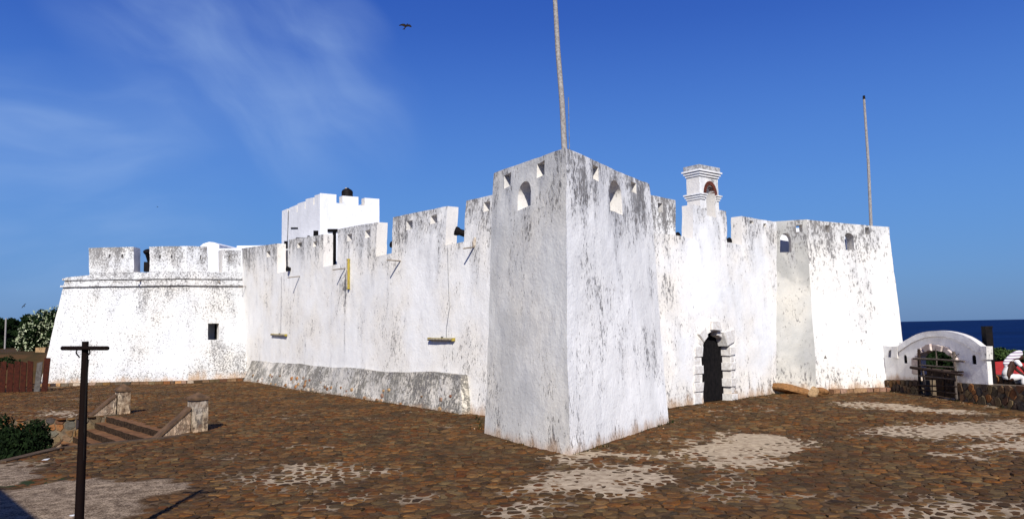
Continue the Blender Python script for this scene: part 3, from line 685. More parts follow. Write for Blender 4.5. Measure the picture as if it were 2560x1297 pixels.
# door curtain
wD = Wall((4.42, 22.38), (9.06, 26.68), (4.25, 22.88, 6.35), (9.56, 27.18, 6.05))
dc = part('gate_curtain', 'right curtain wall with the black doorway')
crD = crown(wD, (1626, 488), (1941, 552))
dop = [wD.at(x_, y_) for x_, y_ in ((1757.5, 1010), (1805, 1003.5))]
sL, sR = wD.at(1755, 930)[0], wD.at(1827, 930)[0]
vt = wD.at(1786, 827)[1]; vsp = wD.at(1800, 868)[1]; c_ = (sL+sR)/2; r_ = (sR-sL)/2
dop = [(sL, -.05), (sR+.03, -.05), (sR, vsp)]+[(c_+r_*math.cos(math.pi*k/10), vsp+(vt-vsp)*math.sin(math.pi*k/10)) for k in range(1, 10)]+[(sL, vsp)]
s1_ = wD.at(1689, 588); s2_ = wD.at(1733, 597); s3_ = wD.at(1817, 604); s4_ = wD.at(1856, 612); se_ = wD.L+.2
t1 = wD.at(1626, 488); t1b = wD.at(1689, 501); t2a = wD.at(1733, 512); t2b = wD.at(1817, 528); t3a = wD.at(1856, 540); t3b = wD.at(1941, 555)
stD = [(wD.at(x_, y0)[0], wD.at(x_, y0)[1], wD.at(x_, y1)[1], hw, k_) for x_, y0, y1, hw, k_ in ((1708, 592, 640, .4, .6), (1840, 612, 650, .3, .45), (1640, 500, 640, .4, .4), (1750, 520, 560, .4, .5), (1870, 540, 570, .5, .8), (1925, 750, 960, .35, .3), (1720, 600, 700, .4, .3))]
# wall round the doorway is drawn with the doorway as a bay in its outline
left = [(-.9, -.05), (dop[0][0], -.05)]+[p for p in reversed(dop[2:])]+[(dop[1][0], -.05), (se_, -.05)]
panel('wall_face', wD, left+[(se_, s4_[1]), (s4_[0], s4_[1]), (s3_[0], s3_[1]), (s2_[0], s2_[1]), (s1_[0], s1_[1]), (-.9, s1_[1])], M_door, dc, th=.45, g=.22, crest=crD, streaks=stD, botv=.0, bots=1.0)
panel('merlon', wD, [(-.9, s1_[1]), s1_, t1b, t1, (-.9, t1[1])], M_bastR, dc, holes=[sq(wD, 1650, 520, 13, 24)], th=.42, g=.22, crest=crD, streaks=stD, botv=-9)
nL_, nR_, nb_ = wD.at(1767, 530)[0], wD.at(1790, 530)[0], wD.at(1778, 542)[1]
tl_ = lambda s_: t2a[1]+(t2b[1]-t2a[1])*(s_-t2a[0])/(t2b[0]-t2a[0])
panel('merlon', wD, [s2_, s3_, t2b, (nR_, tl_(nR_)), (nR_, nb_), (nL_, nb_+.03), (nL_, tl_(nL_)), t2a], M_door, dc, th=.42, g=.22, crest=crD, streaks=stD, botv=-9)
panel('merlon', wD, [s4_, (se_, s4_[1]), (se_, t3b[1]), t3a], M_door, dc, holes=[sq(wD, 1880, 555, 10, 8), sq(wD, 1913, 563, 8, 9)], th=.42, g=.22, crest=crD, streaks=stD, botv=-9)
# door recess
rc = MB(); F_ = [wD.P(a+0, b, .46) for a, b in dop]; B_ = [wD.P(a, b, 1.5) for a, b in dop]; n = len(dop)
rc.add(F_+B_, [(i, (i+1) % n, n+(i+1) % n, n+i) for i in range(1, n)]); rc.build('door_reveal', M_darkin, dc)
dd = MB(); B2 = [wD.P(c_+(a-c_)*1.2, b if b < .1 else b+.05, .95) for a, b in dop]
door = empty('door', parent=dc)
nb = 7
for k in range(nb):
    a0 = sL-.02+(sR-sL+.04)*k/nb; a1 = sL-.02+(sR-sL+.04)*(k+1)/nb-.012
    q = MB(); mid = ((a0+a1)/2-c_)/r_; hgt = vsp+(vt-vsp)*math.sqrt(max(0, 1-min(1, abs(mid))**2))+.12
    vv = [wD.P(a, b, w) for w in (.29, .33) for a, b in ((a0, 0), (a1, 0), (a1, hgt), (a0, hgt))]
    q.add(vv, [(3, 2, 1, 0), (4, 5, 6, 7), (0, 1, 5, 4), (1, 2, 6, 5), (2, 3, 7, 6), (3, 0, 4, 7)]); q.build('plank', M_blackwood, door)
door.parent = dc
def block(W_, quad, w0, w1, name, mat_, par, jit=.012, ch=.02):
    cx_ = sum(a for a, b in quad)/4; cy_ = sum(b for a, b in quad)/4
    ins = [(a+(cx_-a)*.12, b+(cy_-b)*.12) for a, b in quad]
    j = [Vector([random.uniform(-jit, jit) for _ in range(3)]) for _ in range(12)]
    vv = [W_.P(a, b, w1) for a, b in quad]+[W_.P(a, b, w0+ch)+j[i] for i, (a, b) in enumerate(quad)]+[W_.P(a, b, w0)+j[8+i]*.5 for i, (a, b) in enumerate(ins)]
    f = [(i, (i+1) % 4, 4+(i+1) % 4, 4+i) for i in range(4)]+[(4+i, 4+(i+1) % 4, 8+(i+1) % 4, 8+i) for i in range(4)]+[(8, 9, 10, 11), (3, 2, 1, 0)]
    return mesh(name, vv, f, mat_, par)
def pq(W_, l): return [W_.at(*p) for p in l]
dcx = lambda x_, y_: (1700+x_*.1927, 780+y_*.1927)
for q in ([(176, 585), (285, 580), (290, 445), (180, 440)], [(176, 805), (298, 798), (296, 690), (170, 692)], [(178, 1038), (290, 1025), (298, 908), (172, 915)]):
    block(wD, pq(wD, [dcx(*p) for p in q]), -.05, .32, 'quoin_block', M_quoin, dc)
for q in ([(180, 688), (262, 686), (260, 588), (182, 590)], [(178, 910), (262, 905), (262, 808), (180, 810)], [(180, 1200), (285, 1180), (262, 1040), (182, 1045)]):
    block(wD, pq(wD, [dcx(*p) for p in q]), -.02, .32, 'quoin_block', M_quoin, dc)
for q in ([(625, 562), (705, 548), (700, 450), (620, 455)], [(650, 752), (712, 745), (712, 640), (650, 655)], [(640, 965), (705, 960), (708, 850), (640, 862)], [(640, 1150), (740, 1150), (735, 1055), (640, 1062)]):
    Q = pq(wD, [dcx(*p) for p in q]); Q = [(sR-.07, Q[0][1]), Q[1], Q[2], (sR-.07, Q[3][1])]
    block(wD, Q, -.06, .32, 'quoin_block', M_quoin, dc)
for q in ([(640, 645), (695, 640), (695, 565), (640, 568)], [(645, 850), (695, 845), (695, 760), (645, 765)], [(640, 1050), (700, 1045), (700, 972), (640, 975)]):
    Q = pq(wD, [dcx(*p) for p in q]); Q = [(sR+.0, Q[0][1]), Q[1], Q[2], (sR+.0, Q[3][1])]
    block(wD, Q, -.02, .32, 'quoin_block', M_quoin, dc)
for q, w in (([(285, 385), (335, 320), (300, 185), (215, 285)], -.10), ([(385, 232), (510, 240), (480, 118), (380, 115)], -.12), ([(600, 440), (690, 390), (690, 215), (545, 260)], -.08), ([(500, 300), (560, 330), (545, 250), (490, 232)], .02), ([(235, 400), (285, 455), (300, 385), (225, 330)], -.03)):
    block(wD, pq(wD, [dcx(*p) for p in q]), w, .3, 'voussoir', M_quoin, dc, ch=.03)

# bell gable over the door
wB = Wall(wD.P(wD.at(1741, 520)[0], 0)[:2], wD.P(wD.at(1800, 520)[0], 0)[:2], wD.P(wD.at(1750, 500)[0], 8)[:2]+(8,) if False else tuple(wD.P(wD.at(1750, 500)[0], 6)[:2])+(6,), tuple(wD.P(wD.at(1797, 500)[0], 6)[:2])+(6,))
q0 = Vector(wB.P(0, 6.2)[:]); q1 = Vector(wB.P(wB.L, 6.2)[:])
wB = Wall(q0[:2], q1[:2], (q0.x, q0.y, 6), (q1.x, q1.y, 6))
bell = part('bell_gable', 'small arched bell gable with brick arch above the doorway', dc)
bell.parent = dc
L = wB.L
def bv(x_, y_): return wB.at(x_, y_)
vtop = bv(1752, 436)[1]; vlow = bv(1752, 540)[1]-.1; vmold = bv(1752, 497)[1]; aspr = bv(1770, 487)[1]; atop = bv(1777, 463)[1]; abot = bv(1778, 541)[1]
os0, os1 = L*.32, L*.80
og = [(os0, abot), (os1, abot-.03), (os1, aspr)]+[((os0+os1)/2+(os1-os0)/2*math.cos(math.pi*k/10), aspr+(atop-aspr)*math.sin(math.pi*k/10)) for k in range(1, 10)]+[(os0, aspr)]
panel('gable_body', wB, [(0, vlow), (L, vlow), (L, vtop+.02), (0, vtop+.02)], M_door, bell, holes=[og], th=.52, g=.2, amp=.5, crest=lambda s_: vtop+.3, botv=-9)
nbk = 15
for k in range(nbk):
    t0, t1_ = math.pi*(k+.06)/nbk, math.pi*(k+.94)/nbk; cs = (os0+os1)/2; ra = (os1-os0)/2; rb_ = atop-aspr
    quad = [(cs+(ra)*math.cos(t), aspr+(rb_)*math.sin(t)) for t in (t0, t1_)]+[(cs+(ra+.13)*math.cos(t), aspr+(rb_+.13)*math.sin(t)) for t in (t1_, t0)]
    vv = [wB.P(a, b, w) for w in (-.012, .2) for a, b in quad]
    mesh('brick', vv, [(3, 2, 1, 0), (4, 5, 6, 7), (0, 1, 5, 4), (1, 2, 6, 5), (2, 3, 7, 6), (3, 0, 4, 7)], M_brick, bell)
def mould(s0, s1, v0, hgt, out, d0=-.0, d1=.52, m=M_door, nm='moulding'):
    q = MB(); vv = []
    for v_ in (v0, v0+hgt):
        for a, w in ((s0-out, d0-out), (s1+out, d0-out), (s1+out, d1+out), (s0-out, d1+out)): vv.append(wB.P(a, v_, w))
    q.add(vv, [(3, 2, 1, 0), (4, 5, 6, 7), (0, 1, 5, 4), (1, 2, 6, 5), (2, 3, 7, 6), (3, 0, 4, 7)]); return q.build(nm, m, bell)
for i_, (o_, h_) in enumerate(((.03, .05), (.07, .05), (.11, .05))):
    mould(0, L, vtop-.05+i_*.075, h_, o_); 
mould(0, L, vtop-.05, .24, .015)
mould(0, L, vtop+.16, .15, .06, m=M_cope, nm='coping')
for (a, b) in ((0, os0), (os1, L)):
    for i_, o_ in enumerate((.03, .06, .09)): mould(a+(.0 if a == 0 else .11), b-(.11 if a == 0 else 0), vmold+i_*.07, .045, o_)
    mould(a+(.0 if a == 0 else .09), b-(.09 if a == 0 else 0), vmold, .19, .012)

# right bastion
rb = part('right_bastion', 'far right bastion, its left face grey and damp')
wE = Wall((9.06, 26.68), (10.39, 26.50), (9.56, 27.18, 6.05), (10.53, 26.9, 6.08))
wG = Wall((10.39, 26.50), (13.85, 26.99), (10.53, 26.9, 6.08), (13.71, 27.44, 5.81))
crE = crown(wE, (1938, 553), (2015, 549)); crG = crown(wG, (2015, 549), (2221, 568))
def pts_(W_, l): return [W_.at(*p) for p in l]
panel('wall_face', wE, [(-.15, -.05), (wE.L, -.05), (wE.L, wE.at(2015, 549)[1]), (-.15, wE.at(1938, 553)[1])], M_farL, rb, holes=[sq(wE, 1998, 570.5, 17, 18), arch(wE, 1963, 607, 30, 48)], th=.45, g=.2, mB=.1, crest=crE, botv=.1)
stG = [(wG.at(x_, y0)[0], wG.at(x_, y0)[1], wG.at(x_, y1)[1], hw, k_) for x_, y0, y1, hw, k_ in ((2137, 630, 860, .22, .75), (2070, 575, 640, .4, .35), (2120, 560, 640, .5, .3), (2215, 575, 620, .2, .3))]
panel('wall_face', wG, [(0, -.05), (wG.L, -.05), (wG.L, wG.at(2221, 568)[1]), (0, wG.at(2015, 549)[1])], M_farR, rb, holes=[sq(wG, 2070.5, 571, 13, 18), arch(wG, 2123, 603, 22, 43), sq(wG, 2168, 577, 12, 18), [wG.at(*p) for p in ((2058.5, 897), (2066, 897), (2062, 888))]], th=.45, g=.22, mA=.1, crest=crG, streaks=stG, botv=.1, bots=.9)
wGs = Wall((13.85, 26.99), (15.2, 40), (13.71, 27.44, 5.81), (14.9, 40, 5.8))
panel('wall_face', wGs, [(0, -2), (wGs.L, -2), (wGs.L, wG.at(2221, 568)[1]), (0, wG.at(2221, 568)[1])], M_farR, rb, th=.45, g=.6)
# interior fill and walkways
tr = MB(); tr.prism([(.75, 21.9), (.3, 18.9), (1.2, 15.9), (3.2, 19.8), (3.3, 22.0), (4.5, 23.4), (9.6, 27.9), (10.6, 27.8), (13.1, 28.2), (14.3, 40), (14, 47), (-24, 47), (-22.6, 40.2), (-17, 40.5), (-14, 42.2), (-12.4, 41.4)], 0., 4.3)
tr.build('rampart_walk', M_clean, fort)

it = MB(); it.box((10.9, 28.7, 5.1), (3.2, .8, 1.72)); it.build('inner_parapet', M_clean, fort)
# keep tower
kp = part('keep', 'smooth white inner tower with small battlements')
kc, kl, kr = ath(800, 483, 8.6), ath(705, 525, 8.6), ath(948, 497, 8.6)
kv = lambda p: (p.x, p.y)
wK1 = Wall(kv(kl), kv(kc), (kl.x, kl.y, 5), (kc.x, kc.y, 5)); wK2 = Wall(kv(kc), kv(kr), (kc.x, kc.y, 5), (kr.x, kr.y, 5))
k8 = lambda x_, y_: (680+x_*.2313, 440+y_*.2313)
def kface(W_, tops_, bots_, s1, **k):
    o = [(0, 4.), (s1, 4.)]; seq = []
    for j, (a, b) in enumerate(tops_):
        A_, B_ = W_.at(*k8(*a)), W_.at(*k8(*b)); seq += [A_, B_]
        if j < len(bots_):
            y_ = W_.at(*k8(*bots_[j]))[1]; nxt = W_.at(*k8(*tops_[j+1][0]))[0]; seq += [(B_[0], y_), (nxt, y_)]
    seq[0] = (0, seq[0][1]); seq[-1] = (s1, seq[-1][1])
    panel('wall_face', W_, o+seq[::-1], M_clean, kp, th=.35, g=.4, amp=.35, botv=-9, **k)
kface(wK1, [((108, 378), (168, 355)), ((190, 345), (266, 313)), ((276, 298), (354, 274)), ((363, 250), (447, 231)), ((459, 212), (535, 186))], [(180, 388), (270, 390), (358, 350), (453, 312)], wK1.L, mB=1.)
kface(wK2, [((535, 186), (695, 200)), ((760, 213), (932, 225)), ((1000, 235), (1160, 248))], [(720, 293), (960, 318)], wK2.L, mA=1.)
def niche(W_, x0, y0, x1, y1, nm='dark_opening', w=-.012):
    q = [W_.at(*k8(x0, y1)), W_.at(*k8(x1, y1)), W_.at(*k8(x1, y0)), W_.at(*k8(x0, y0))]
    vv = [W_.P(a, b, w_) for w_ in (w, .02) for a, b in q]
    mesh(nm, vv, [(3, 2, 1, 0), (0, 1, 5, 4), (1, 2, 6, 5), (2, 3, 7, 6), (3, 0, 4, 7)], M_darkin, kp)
niche(wK1, 450, 590, 502, 700, 'window'); niche(wK1, 205, 556, 280, 572, 'vent_slot'); niche(wK1, 262, 665, 350, 800, 'window'); niche(wK1, 385, 645, 410, 700, 'window')
niche(wK2, 600, 574, 712, 605, 'lintel_shade', -.06); niche(wK2, 655, 600, 692, 980, 'doorway'); niche(wK1, 135, 703, 172, 780, 'window', -.02)  # first strip is a black slab painting the shade over the doorway
dp = MB(); a = wK1.at(*k8(184, 390)); a2 = wK1.at(*k8(172, 700)); dp.tube([wK1.P(a[0], a[1]+.1, -.03), wK1.P(a2[0], a2[1], -.03)], .018, 6); dp.build('drainpipe', M_wire, kp)
wK3 = Wall(kv(kr), (kr.x-3.05, kr.y+4.45), (kr.x, kr.y, 5), (kr.x-3.05, kr.y+4.45, 5)); vk = wK2.at(*k8(1160, 248))[1]
panel('wall_face', wK3, [(0, 4.), (wK3.L, 4.), (wK3.L, vk-.1), (0, vk-.1)], M_clean, kp, th=.35, g=.6, amp=.35)
rf = MB(); rf.prism([kv(kc+Vector((0, .3, 0))), kv(kr+Vector((-.3, .1, 0))), (kr.x-3, kr.y+4.2), kv(kl+Vector((.3, .1, 0)))], 4.1, wK2.at(*k8(720, 310))[1]-.4); rf.build('roof', M_clean, kp)

# inner buildings showing over the left bastion
ib = part('inner_building', 'white inner buildings seen over the ramparts')
Yb = 46.
g0 = [aty(x_, y_, Yb) for x_, y_ in ((497, 618), (508, 609), (523, 604.5), (536, 606), (548, 612), (549, 700))]
g0 = [aty(488, 700, Yb)]+g0
q = MB(); n = len(g0); vv = g0+[p+Vector((.3, 4, 0)) for p in g0]
q.add(vv, [tuple(range(n))[::-1], tuple(range(n, 2*n))]+[(i, (i+1) % n, n+(i+1) % n, n+i) for i in range(n)]); q.build('vaulted_gable', M_clean, ib)
for x0, y0, x1, Y_ in ((548, 621, 610, 44.6), (592, 614.5, 722, 45.5)):
    a, b = aty(x0, y0, Y_), aty(x1, y0+3, Y_); q = MB(); q.box(((a.x+b.x)/2, Y_+1, (a.z+4)/2), (b.x-a.x, 2, a.z-4)); q.build('parapet_wall', M_clean, ib)

# waterspouts
def spout(W_, bx, by, tx, ty, par, up=False, n_=10):
    s0, v0 = W_.at(bx, by); b = W_.P(s0, v0, .05); best = None
    for k in range(5, 160):
        l = k*.01
        for dz in (-.05, 0, .05):
            p = W_.P(s0, v0, -l)+Vector((0, 0, dz-.06*l)); q = proj(p); e = abs(q[0]-tx)+abs(q[1]-ty)*.2
            if best is None or e < best[0]: best = (e, p)
    t = best[1]; m_ = MB(); d = (t-b).normalized(); sd_ = d.cross(Vector((0, 0, 1))).normalized(); u_ = sd_.cross(d)
    r1, r2 = .042, .026; vv = []
    for c in (b, t):
        for r in (r1, r2):
            for k in range(7):
                a = math.pi+math.pi*k/6; vv.append(c+sd_*math.cos(a)*r+u_*math.sin(a)*r)
    f = []
    for k in range(6): f += [(k, k+1, 14+k+1, 14+k), (7+k+1, 7+k, 21+k, 21+k+1), (14+k, 14+k+1, 21+k+1, 21+k), (k+1, k, 7+k, 7+k+1)]
    f += [(0, 14, 21, 7), (6, 13, 27, 20)]
    m_.add(vv, f)
    if up: m_.tube([b-d*(-.06), b-d*(-.06)+Vector((0, 0, .12)), b+Vector((0, 0, .24))], .06, 8)
    return m_.build('waterspout', M_spout, par, 50)
for a in ((749, 689, 719, 692), (863, 669, 832, 674), (1001, 651, 967, 650)): spout(wC, *a, curt)
spout(wC, 1186, 615, 1158, 621, curt, True)
spout(wC, 614, 714, 596, 719, curt)
spout(wQ1, 352, 700, 340, 703, lb); spout(wQ2, 546, 702, 549, 706, lb)

# ------------------------------------------------------------------ lamps, poles
def lampfix(W_, a, b, wire, label, vert=False):
    A_, B_ = W_.P(*W_.at(*a), -.07), W_.P(*W_.at(*b), -.07); c = (A_+B_)/2
    root = empty('wall_lamp', c, label=label, cat='lamp', group='mustard strip lamps on the curtain wall')
    d = (B_-A_).normalized(); L_ = (B_-A_).length; n_ = W_.n; t = d.cross(n_)
    Mx = Matrix((d, n_, t)).transposed()
    q = MB().box((0, 0, 0), (L_, .09, .075), Mx); q.build('housing', M_yell, root)
    q = MB().box(-n_*.055, (L_*.96, .03, .03), Mx); q.build('tube_cover', M_spout, root)
    for s_ in (-1, 1): MB().box(d*s_*(L_/2+.01), (.03, .11, .095), Mx).build('end_cap', M_yell, root)
    MB().box(d*0+n_*.06+Vector((0, 0, .06 if not vert else 0)), (.05, .1, .05), Mx).build('bracket', M_wire, root)
    w_ = [W_.P(*W_.at(*p), -.05)-c for p in wire]; MB().tube(w_, .0065, 5).build('cable', M_wire, root)
lampfix(wC, (683, 836), (718, 837), [(704, 832), (705, 760), (706, 690)], 'short mustard strip lamp low on the wall near the left bastion')
lampfix(wC, (875, 649), (875, 721), [(875, 650), (875, 605)], 'mustard strip lamp hanging upright under a loophole', True)
lampfix(wC, (1078, 847), (1138, 848), [(1119, 843), (1120, 815), (1127, 770), (1124, 700), (1122, 618)], 'long mustard strip lamp low on the wall near the corner bastion')

fp = empty('flagpole', (1.6, 16.2, 5.2), label='tall peeling grey flagpole leaning over the near corner bastion', cat='flagpole')
b, t = aty(1411, 372, 15.9), aty(1388, 0, 15.9); d = (t-b); bb = b-d*.25; tt = b+d*1.25
MB().tube([bb-fp.location, b-fp.location, (b+d*.3)-fp.location+Vector((.012, 0, 0)), (b+d*.65)-fp.location-Vector((.01, 0, 0)), tt-fp.location], [.068, .064, .06, .056, .046], 10).build('pole', M_pole, fp, 40)
w0_, w1_ = aty(1424, 390, 15.95), aty(1421, 244, 15.95); MB().tube([w0_-fp.location, w1_-fp.location], .008, 5).build('halyard', M_wire, fp)
fp2 = empty('flagpole', (13.2, 28.3, 4.3), label='thin grey pole on the far right bastion roof', cat='flagpole')
b, t = aty(2178, 575, 28.3), aty(2160, 247, 28.3)
MB().tube([b-(t-b)*.2-fp2.location, b-fp2.location, (b+t)/2-fp2.location+Vector((.03, 0, 0)), t-fp2.location], [.065, .062, .055, .045], 8).build('pole', M_pole, fp2, 40)
MB().tube([t-fp2.location-(t-b)*.005, t-fp2.location+(t-b)*.022], [.05, .045], 8).build('cap', M_iron, fp2)

tp = ray(213.5, 853); Yp = 8.6; T_ = aty(213.5, 853, Yp); root = empty('lamp_post', (T_.x, Yp, 0), label='dark wooden post with a short crossbar standing in the left foreground', cat='post')
h_ = T_.z
MB().tube([(-.01, 0, -.1), (0, 0, h_*.5), (0, 0, h_-.14), (0, 0, h_)], [.052, .046, .036, .036], 10).build('post', M_wood, root, 40)
c0, c1 = aty(153, 870, Yp-.06)-root.location, aty(272, 870, Yp-.06)-root.location
MB().tube([c0, c0+(c1-c0)*.02, c1-(c1-c0)*.02, c1], [.016, .024, .024, .016], 10).build('crossbar', M_wood, root, 50)
for s_ in (-1, 1):
    z0 = h_-.11; cb_ = MB(); cb_.tube([(s_*.066, -.04, z0+.02), (s_*.078, -.04, z0-.01), (s_*.066, -.04, z0-.035), (s_*.05, -.04, z0-.05), (s_*.038, -.04, z0-.07)], [.006, .008, .009, .008, .007], 6); cb_.build('bracket', M_iron, root, 50)
MB().tube([(.07, -.05, h_-.2), (.066, -.06, h_-.4), (.06, -.06, h_-.62), (.055, -.06, h_-1.3)], .006, 5).build('cable', M_iron, root)
MB().tube([(.05, -.055, h_-.2), (.052, -.06, h_-.6), (.05, -.06, h_-1.0)], .005, 5).build('cable', M_iron, root)

# ------------------------------------------------------------------ cannons
def cannon(loc, direction, scale, label, carriage=True):
    root = empty('cannon', loc, label=label, cat='cannon', group='old iron cannons on the ramparts')
    d = Vector(direction).normalized(); pr_ = [(-1.05, .05), (-1.0, .07), (-.95, .03), (-.88, .12), (-.82, .17), (-.4, .165), (-.38, .18), (-.3, .15), (.6, .115), (.85, .105), (.92, .14), (1.0, .15), (1.03, .12)]
    MB().tube([d*(a*scale) for a, r in pr_], [r*scale for a, r in pr_], 16).build('barrel', M_iron, root, 35)
    MB().tube([d*1.031*scale, d*1.036*scale], .07*scale, 12).build('bore', M_blackwood, root)
    if carriage:
        h = Vector((d.x, d.y, 0)).normalized() if abs(d.z) < .95 else Vector((0, -1, 0)); s_ = h.cross(Vector((0, 0, 1)))
        Mx = Matrix((h, s_, Vector((0, 0, 1)))).transposed()
        for k in (-1, 1): MB().box(s_*k*.2*scale-h*.15*scale+Vector((0, 0, -.28*scale)), (1.1*scale, .07*scale, .42*scale), Mx, taper=.7).build('carriage_cheek', M_iron, root)
        for kx in (-.5, .25):
            for k in (-1, 1):
                c = h*kx*scale+s_*k*.26*scale+Vector((0, 0, -.5*scale)); MB().tube([c-s_*.04*scale, c+s_*.04*scale], .13*scale, 12).build('wheel', M_iron, root, 40)
    return root
nC = -wC.n
def muz(px, py, W_, out, elev, sc, label, back=0.):
    s_, v_ = W_.at(px, py, out); m_ = W_.P(s_, v_, out); 
    d = Vector((-W_.n.x*math.cos(elev), -W_.n.y*math.cos(elev), math.sin(elev)))
    return cannon(m_-d*1.0*sc, d, sc, label)
m_ = aty(1139, 577, 23.25)
d = Vector((-.93, -.12, .30)).normalized(); cannon(m_-d*.95, d, .95, 'black cannon whose barrel shows in the gap nearest the corner bastion')
muz(978, 611, wC, .22, R(5), .8, 'cannon muzzle at the gap beside the tall middle merlon')
muz(717, 672, wC, -.16, R(3), .8, 'cannon muzzle poking from the lowest left gap of the curtain')
muz(1696, 590, wD, .6, R(4), .9, 'cannon top just showing between the corner bastion and the bell gable')
muz(1825, 602, wD, .4, R(3), .8, 'cannon muzzle in the gap right of the bell gable')
m_ = aty(369, 633, 41.1); d = Vector((-.10, -.50, .86)).normalized(); q = cannon(m_-d*1.15, d, 1.3, 'upturned cannon in the gap of the left bastion', False)
k_ = aty(369, 667, 40.6); MB().box(k_-q.location, (.26, .3, .52), jit=.012).build('carriage', M_iron, q)
# round tank on the keep
T_ = aty(868, 484, 36.6); root = empty('water_tank', (T_.x, T_.y, T_.z-.28), label='round black tank showing above the tower battlements', cat='tank')
pr_ = [(0, .2), (.03, .25), (.12, .27), (.2, .275), (.22, .265), (.3, .275), (.38, .27), (.45, .22), (.50, .14), (.52, .09), (.55, .085), (.56, .02)]
MB().tube([(0, 0, a) for a, r in pr_], [r for a, r in pr_], 20).build('shell', M_iron, root, 35)
MB().box((-.04, -.09, .525), (.08, .05, .05)).build('lid', M_spout, root)
q = aty(905, 513.5, 36.0); root = empty('tarpaulin', q, label='dark folded object in the right notch of the keep', cat='bundle')
MB().add([(-.12, 0, -.02), (.06, 0, -.02), (.06, 0, .07), (-.12, .3, -.02), (.06, .3, -.02), (.06, .3, .07)], [(0, 1, 2), (5, 4, 3), (0, 3, 4, 1), (1, 4, 5, 2), (2, 5, 3, 0)]).build('bundle', M_iron, root)

# ------------------------------------------------------------------ rocks at the right bastion
def rock(name, c, r, sq_, label, cat, group=None, seed=0, mt=None, rot=0, parent=None):
    bm = bmesh.new(); bmesh.ops.create_icosphere(bm, subdivisions=3, radius=1)
    for v_ in bm.verts:
        n_ = 1+.35*noise.noise(v_.co*1.1+Vector((seed*3.3, 0, 0)))+.12*noise.noise(v_.co*3.2+Vector((0, seed, 0)))
        p = Vector((v_.co.x*r[0], v_.co.y*r[1], v_.co.z*r[2]))*n_
        if abs(p.z) > r[2]*.8: p.z = math.copysign(r[2]*.8+(abs(p.z)-r[2]*.8)*.3, p.z)
        v_.co = sq_ @ p if sq_ else p
    me = bpy.data.meshes.new(name); bm.to_mesh(me); bm.free(); me.materials.append(mt or M_ochre); smooth(me, 30)
    a = me.attributes.new('tone', 'FLOAT', 'POINT'); a.data.foreach_set('value', [.35+.3*random.random()]*len(me.vertices))
    o = bpy.data.objects.new(name, me); COL.objects.link(o); o.location = c
    if parent: o.parent = parent
    return tag(o, label=label, cat=cat, group=group)
Mr = lambda x, y, z: Matrix.Rotation(R(z), 3, 'Z') @ Matrix.Rotation(R(y), 3, 'Y') @ Matrix.Rotation(R(x), 3, 'X')
c = ath(1990, 985, 0); rock('rock_slab', (c.x-.05, c.y+.25, .13), (.78, .28, .17), Mr(-14, 12, -14), 'long sloping brown rock slab at the foot of the grey wall', 'rock', seed=2, mt=M_brown)
c = ath(2037, 992, 0); rock('boulder', (c.x, c.y+.1, .15), (.16, .12, .21), Mr(10, 35, 0), 'upright ochre boulder between the slab and the kerb', 'rock', seed=5)
c = ath(2058, 990, 0); rock('boulder', (c.x, c.y+.1, .12), (.26, .2, .17), Mr(0, 12, 10), 'rounded reddish boulder at the left end of the bastion kerb', 'rock', seed=9, mt=M_brown)
c = ath(1939, 972, .08); rock('boulder', (c.x+.02, c.y+.05, .1), (.13, .12, .16), None, 'small black stone in the corner left of the sloping slab', 'rock', seed=4, mt=M_iron)
a, b = ath(2068, 989, 0), ath(2240, 982, 0); a = Vector((10.8, 26.15, 0)); b = Vector((13.0, 26.55, 0)); n_seg = 9
kb = empty('kerb', a, label='low ochre stone kerb along the foot of the far right bastion', cat='kerb'); d_ = (b-a).normalized()
for k in range(n_seg):
    L_ = (b-a).length/n_seg; c = d_*(k+.5)*L_
    me = MB().box((c.x, c.y+.1, .05), (L_-.02, .32, .17), Matrix.Rotation(math.atan2(d_.y, d_.x), 3, 'Z'), jit=.014)
    mesh('kerb_stone', me.v, me.f, M_ochre, kb, attr={'tone': ('FLOAT', 'POINT', [random.uniform(.3, .8)]*8)})

# ------------------------------------------------------------------ rubble walls
def rubble(W_, s0, s1, vfun0, vfun1, sp_, parent, out=.028, name='stone', mt=M_rub, skip=None, nmax=300):
    pts = []; v_ = -.2; row_ = 0
    while v_ < 3.5:
        s_ = s0+(row_ % 2)*sp_*.5
        while s_ < s1:
            a, b = s_+random.uniform(-.55, .55)*sp_, v_+random.uniform(-.45, .45)*sp_
            if vfun0(a)-.02 < b < vfun1(a)-.03 and not (skip and skip(a, b)): pts.append((a, b))
            s_ += sp_*1.15
        v_ += sp_*.8; row_ += 1
    pts = np.array(pts); an, ra = cells(pts, 8, .006, 2.0, sp_)
    F8 = stone_faces(8).tolist()
    for k in range(min(len(pts), nmax)):
        vs = []; ho = out*random.uniform(.6, 1.3); top = vfun1(pts[k][0])
        for fr, w in ((1, .01), (.86, -ho)):
            for j in range(8):
                a, b = pts[k][0]+math.cos(an[k][j])*ra[k][j]*fr, pts[k][1]+math.sin(an[k][j])*ra[k][j]*fr
                a = min(max(a, s0), s1); b = min(b, top+.01); vs.append(W_.P(a, b, w))
        vs.append(W_.P(pts[k][0], pts[k][1], -ho*1.15))
        mesh(name, vs, [tuple(q) for q in F8], mt, parent, sm=40, attr={'tone': ('FLOAT', 'POINT', [random.random()]*17)})
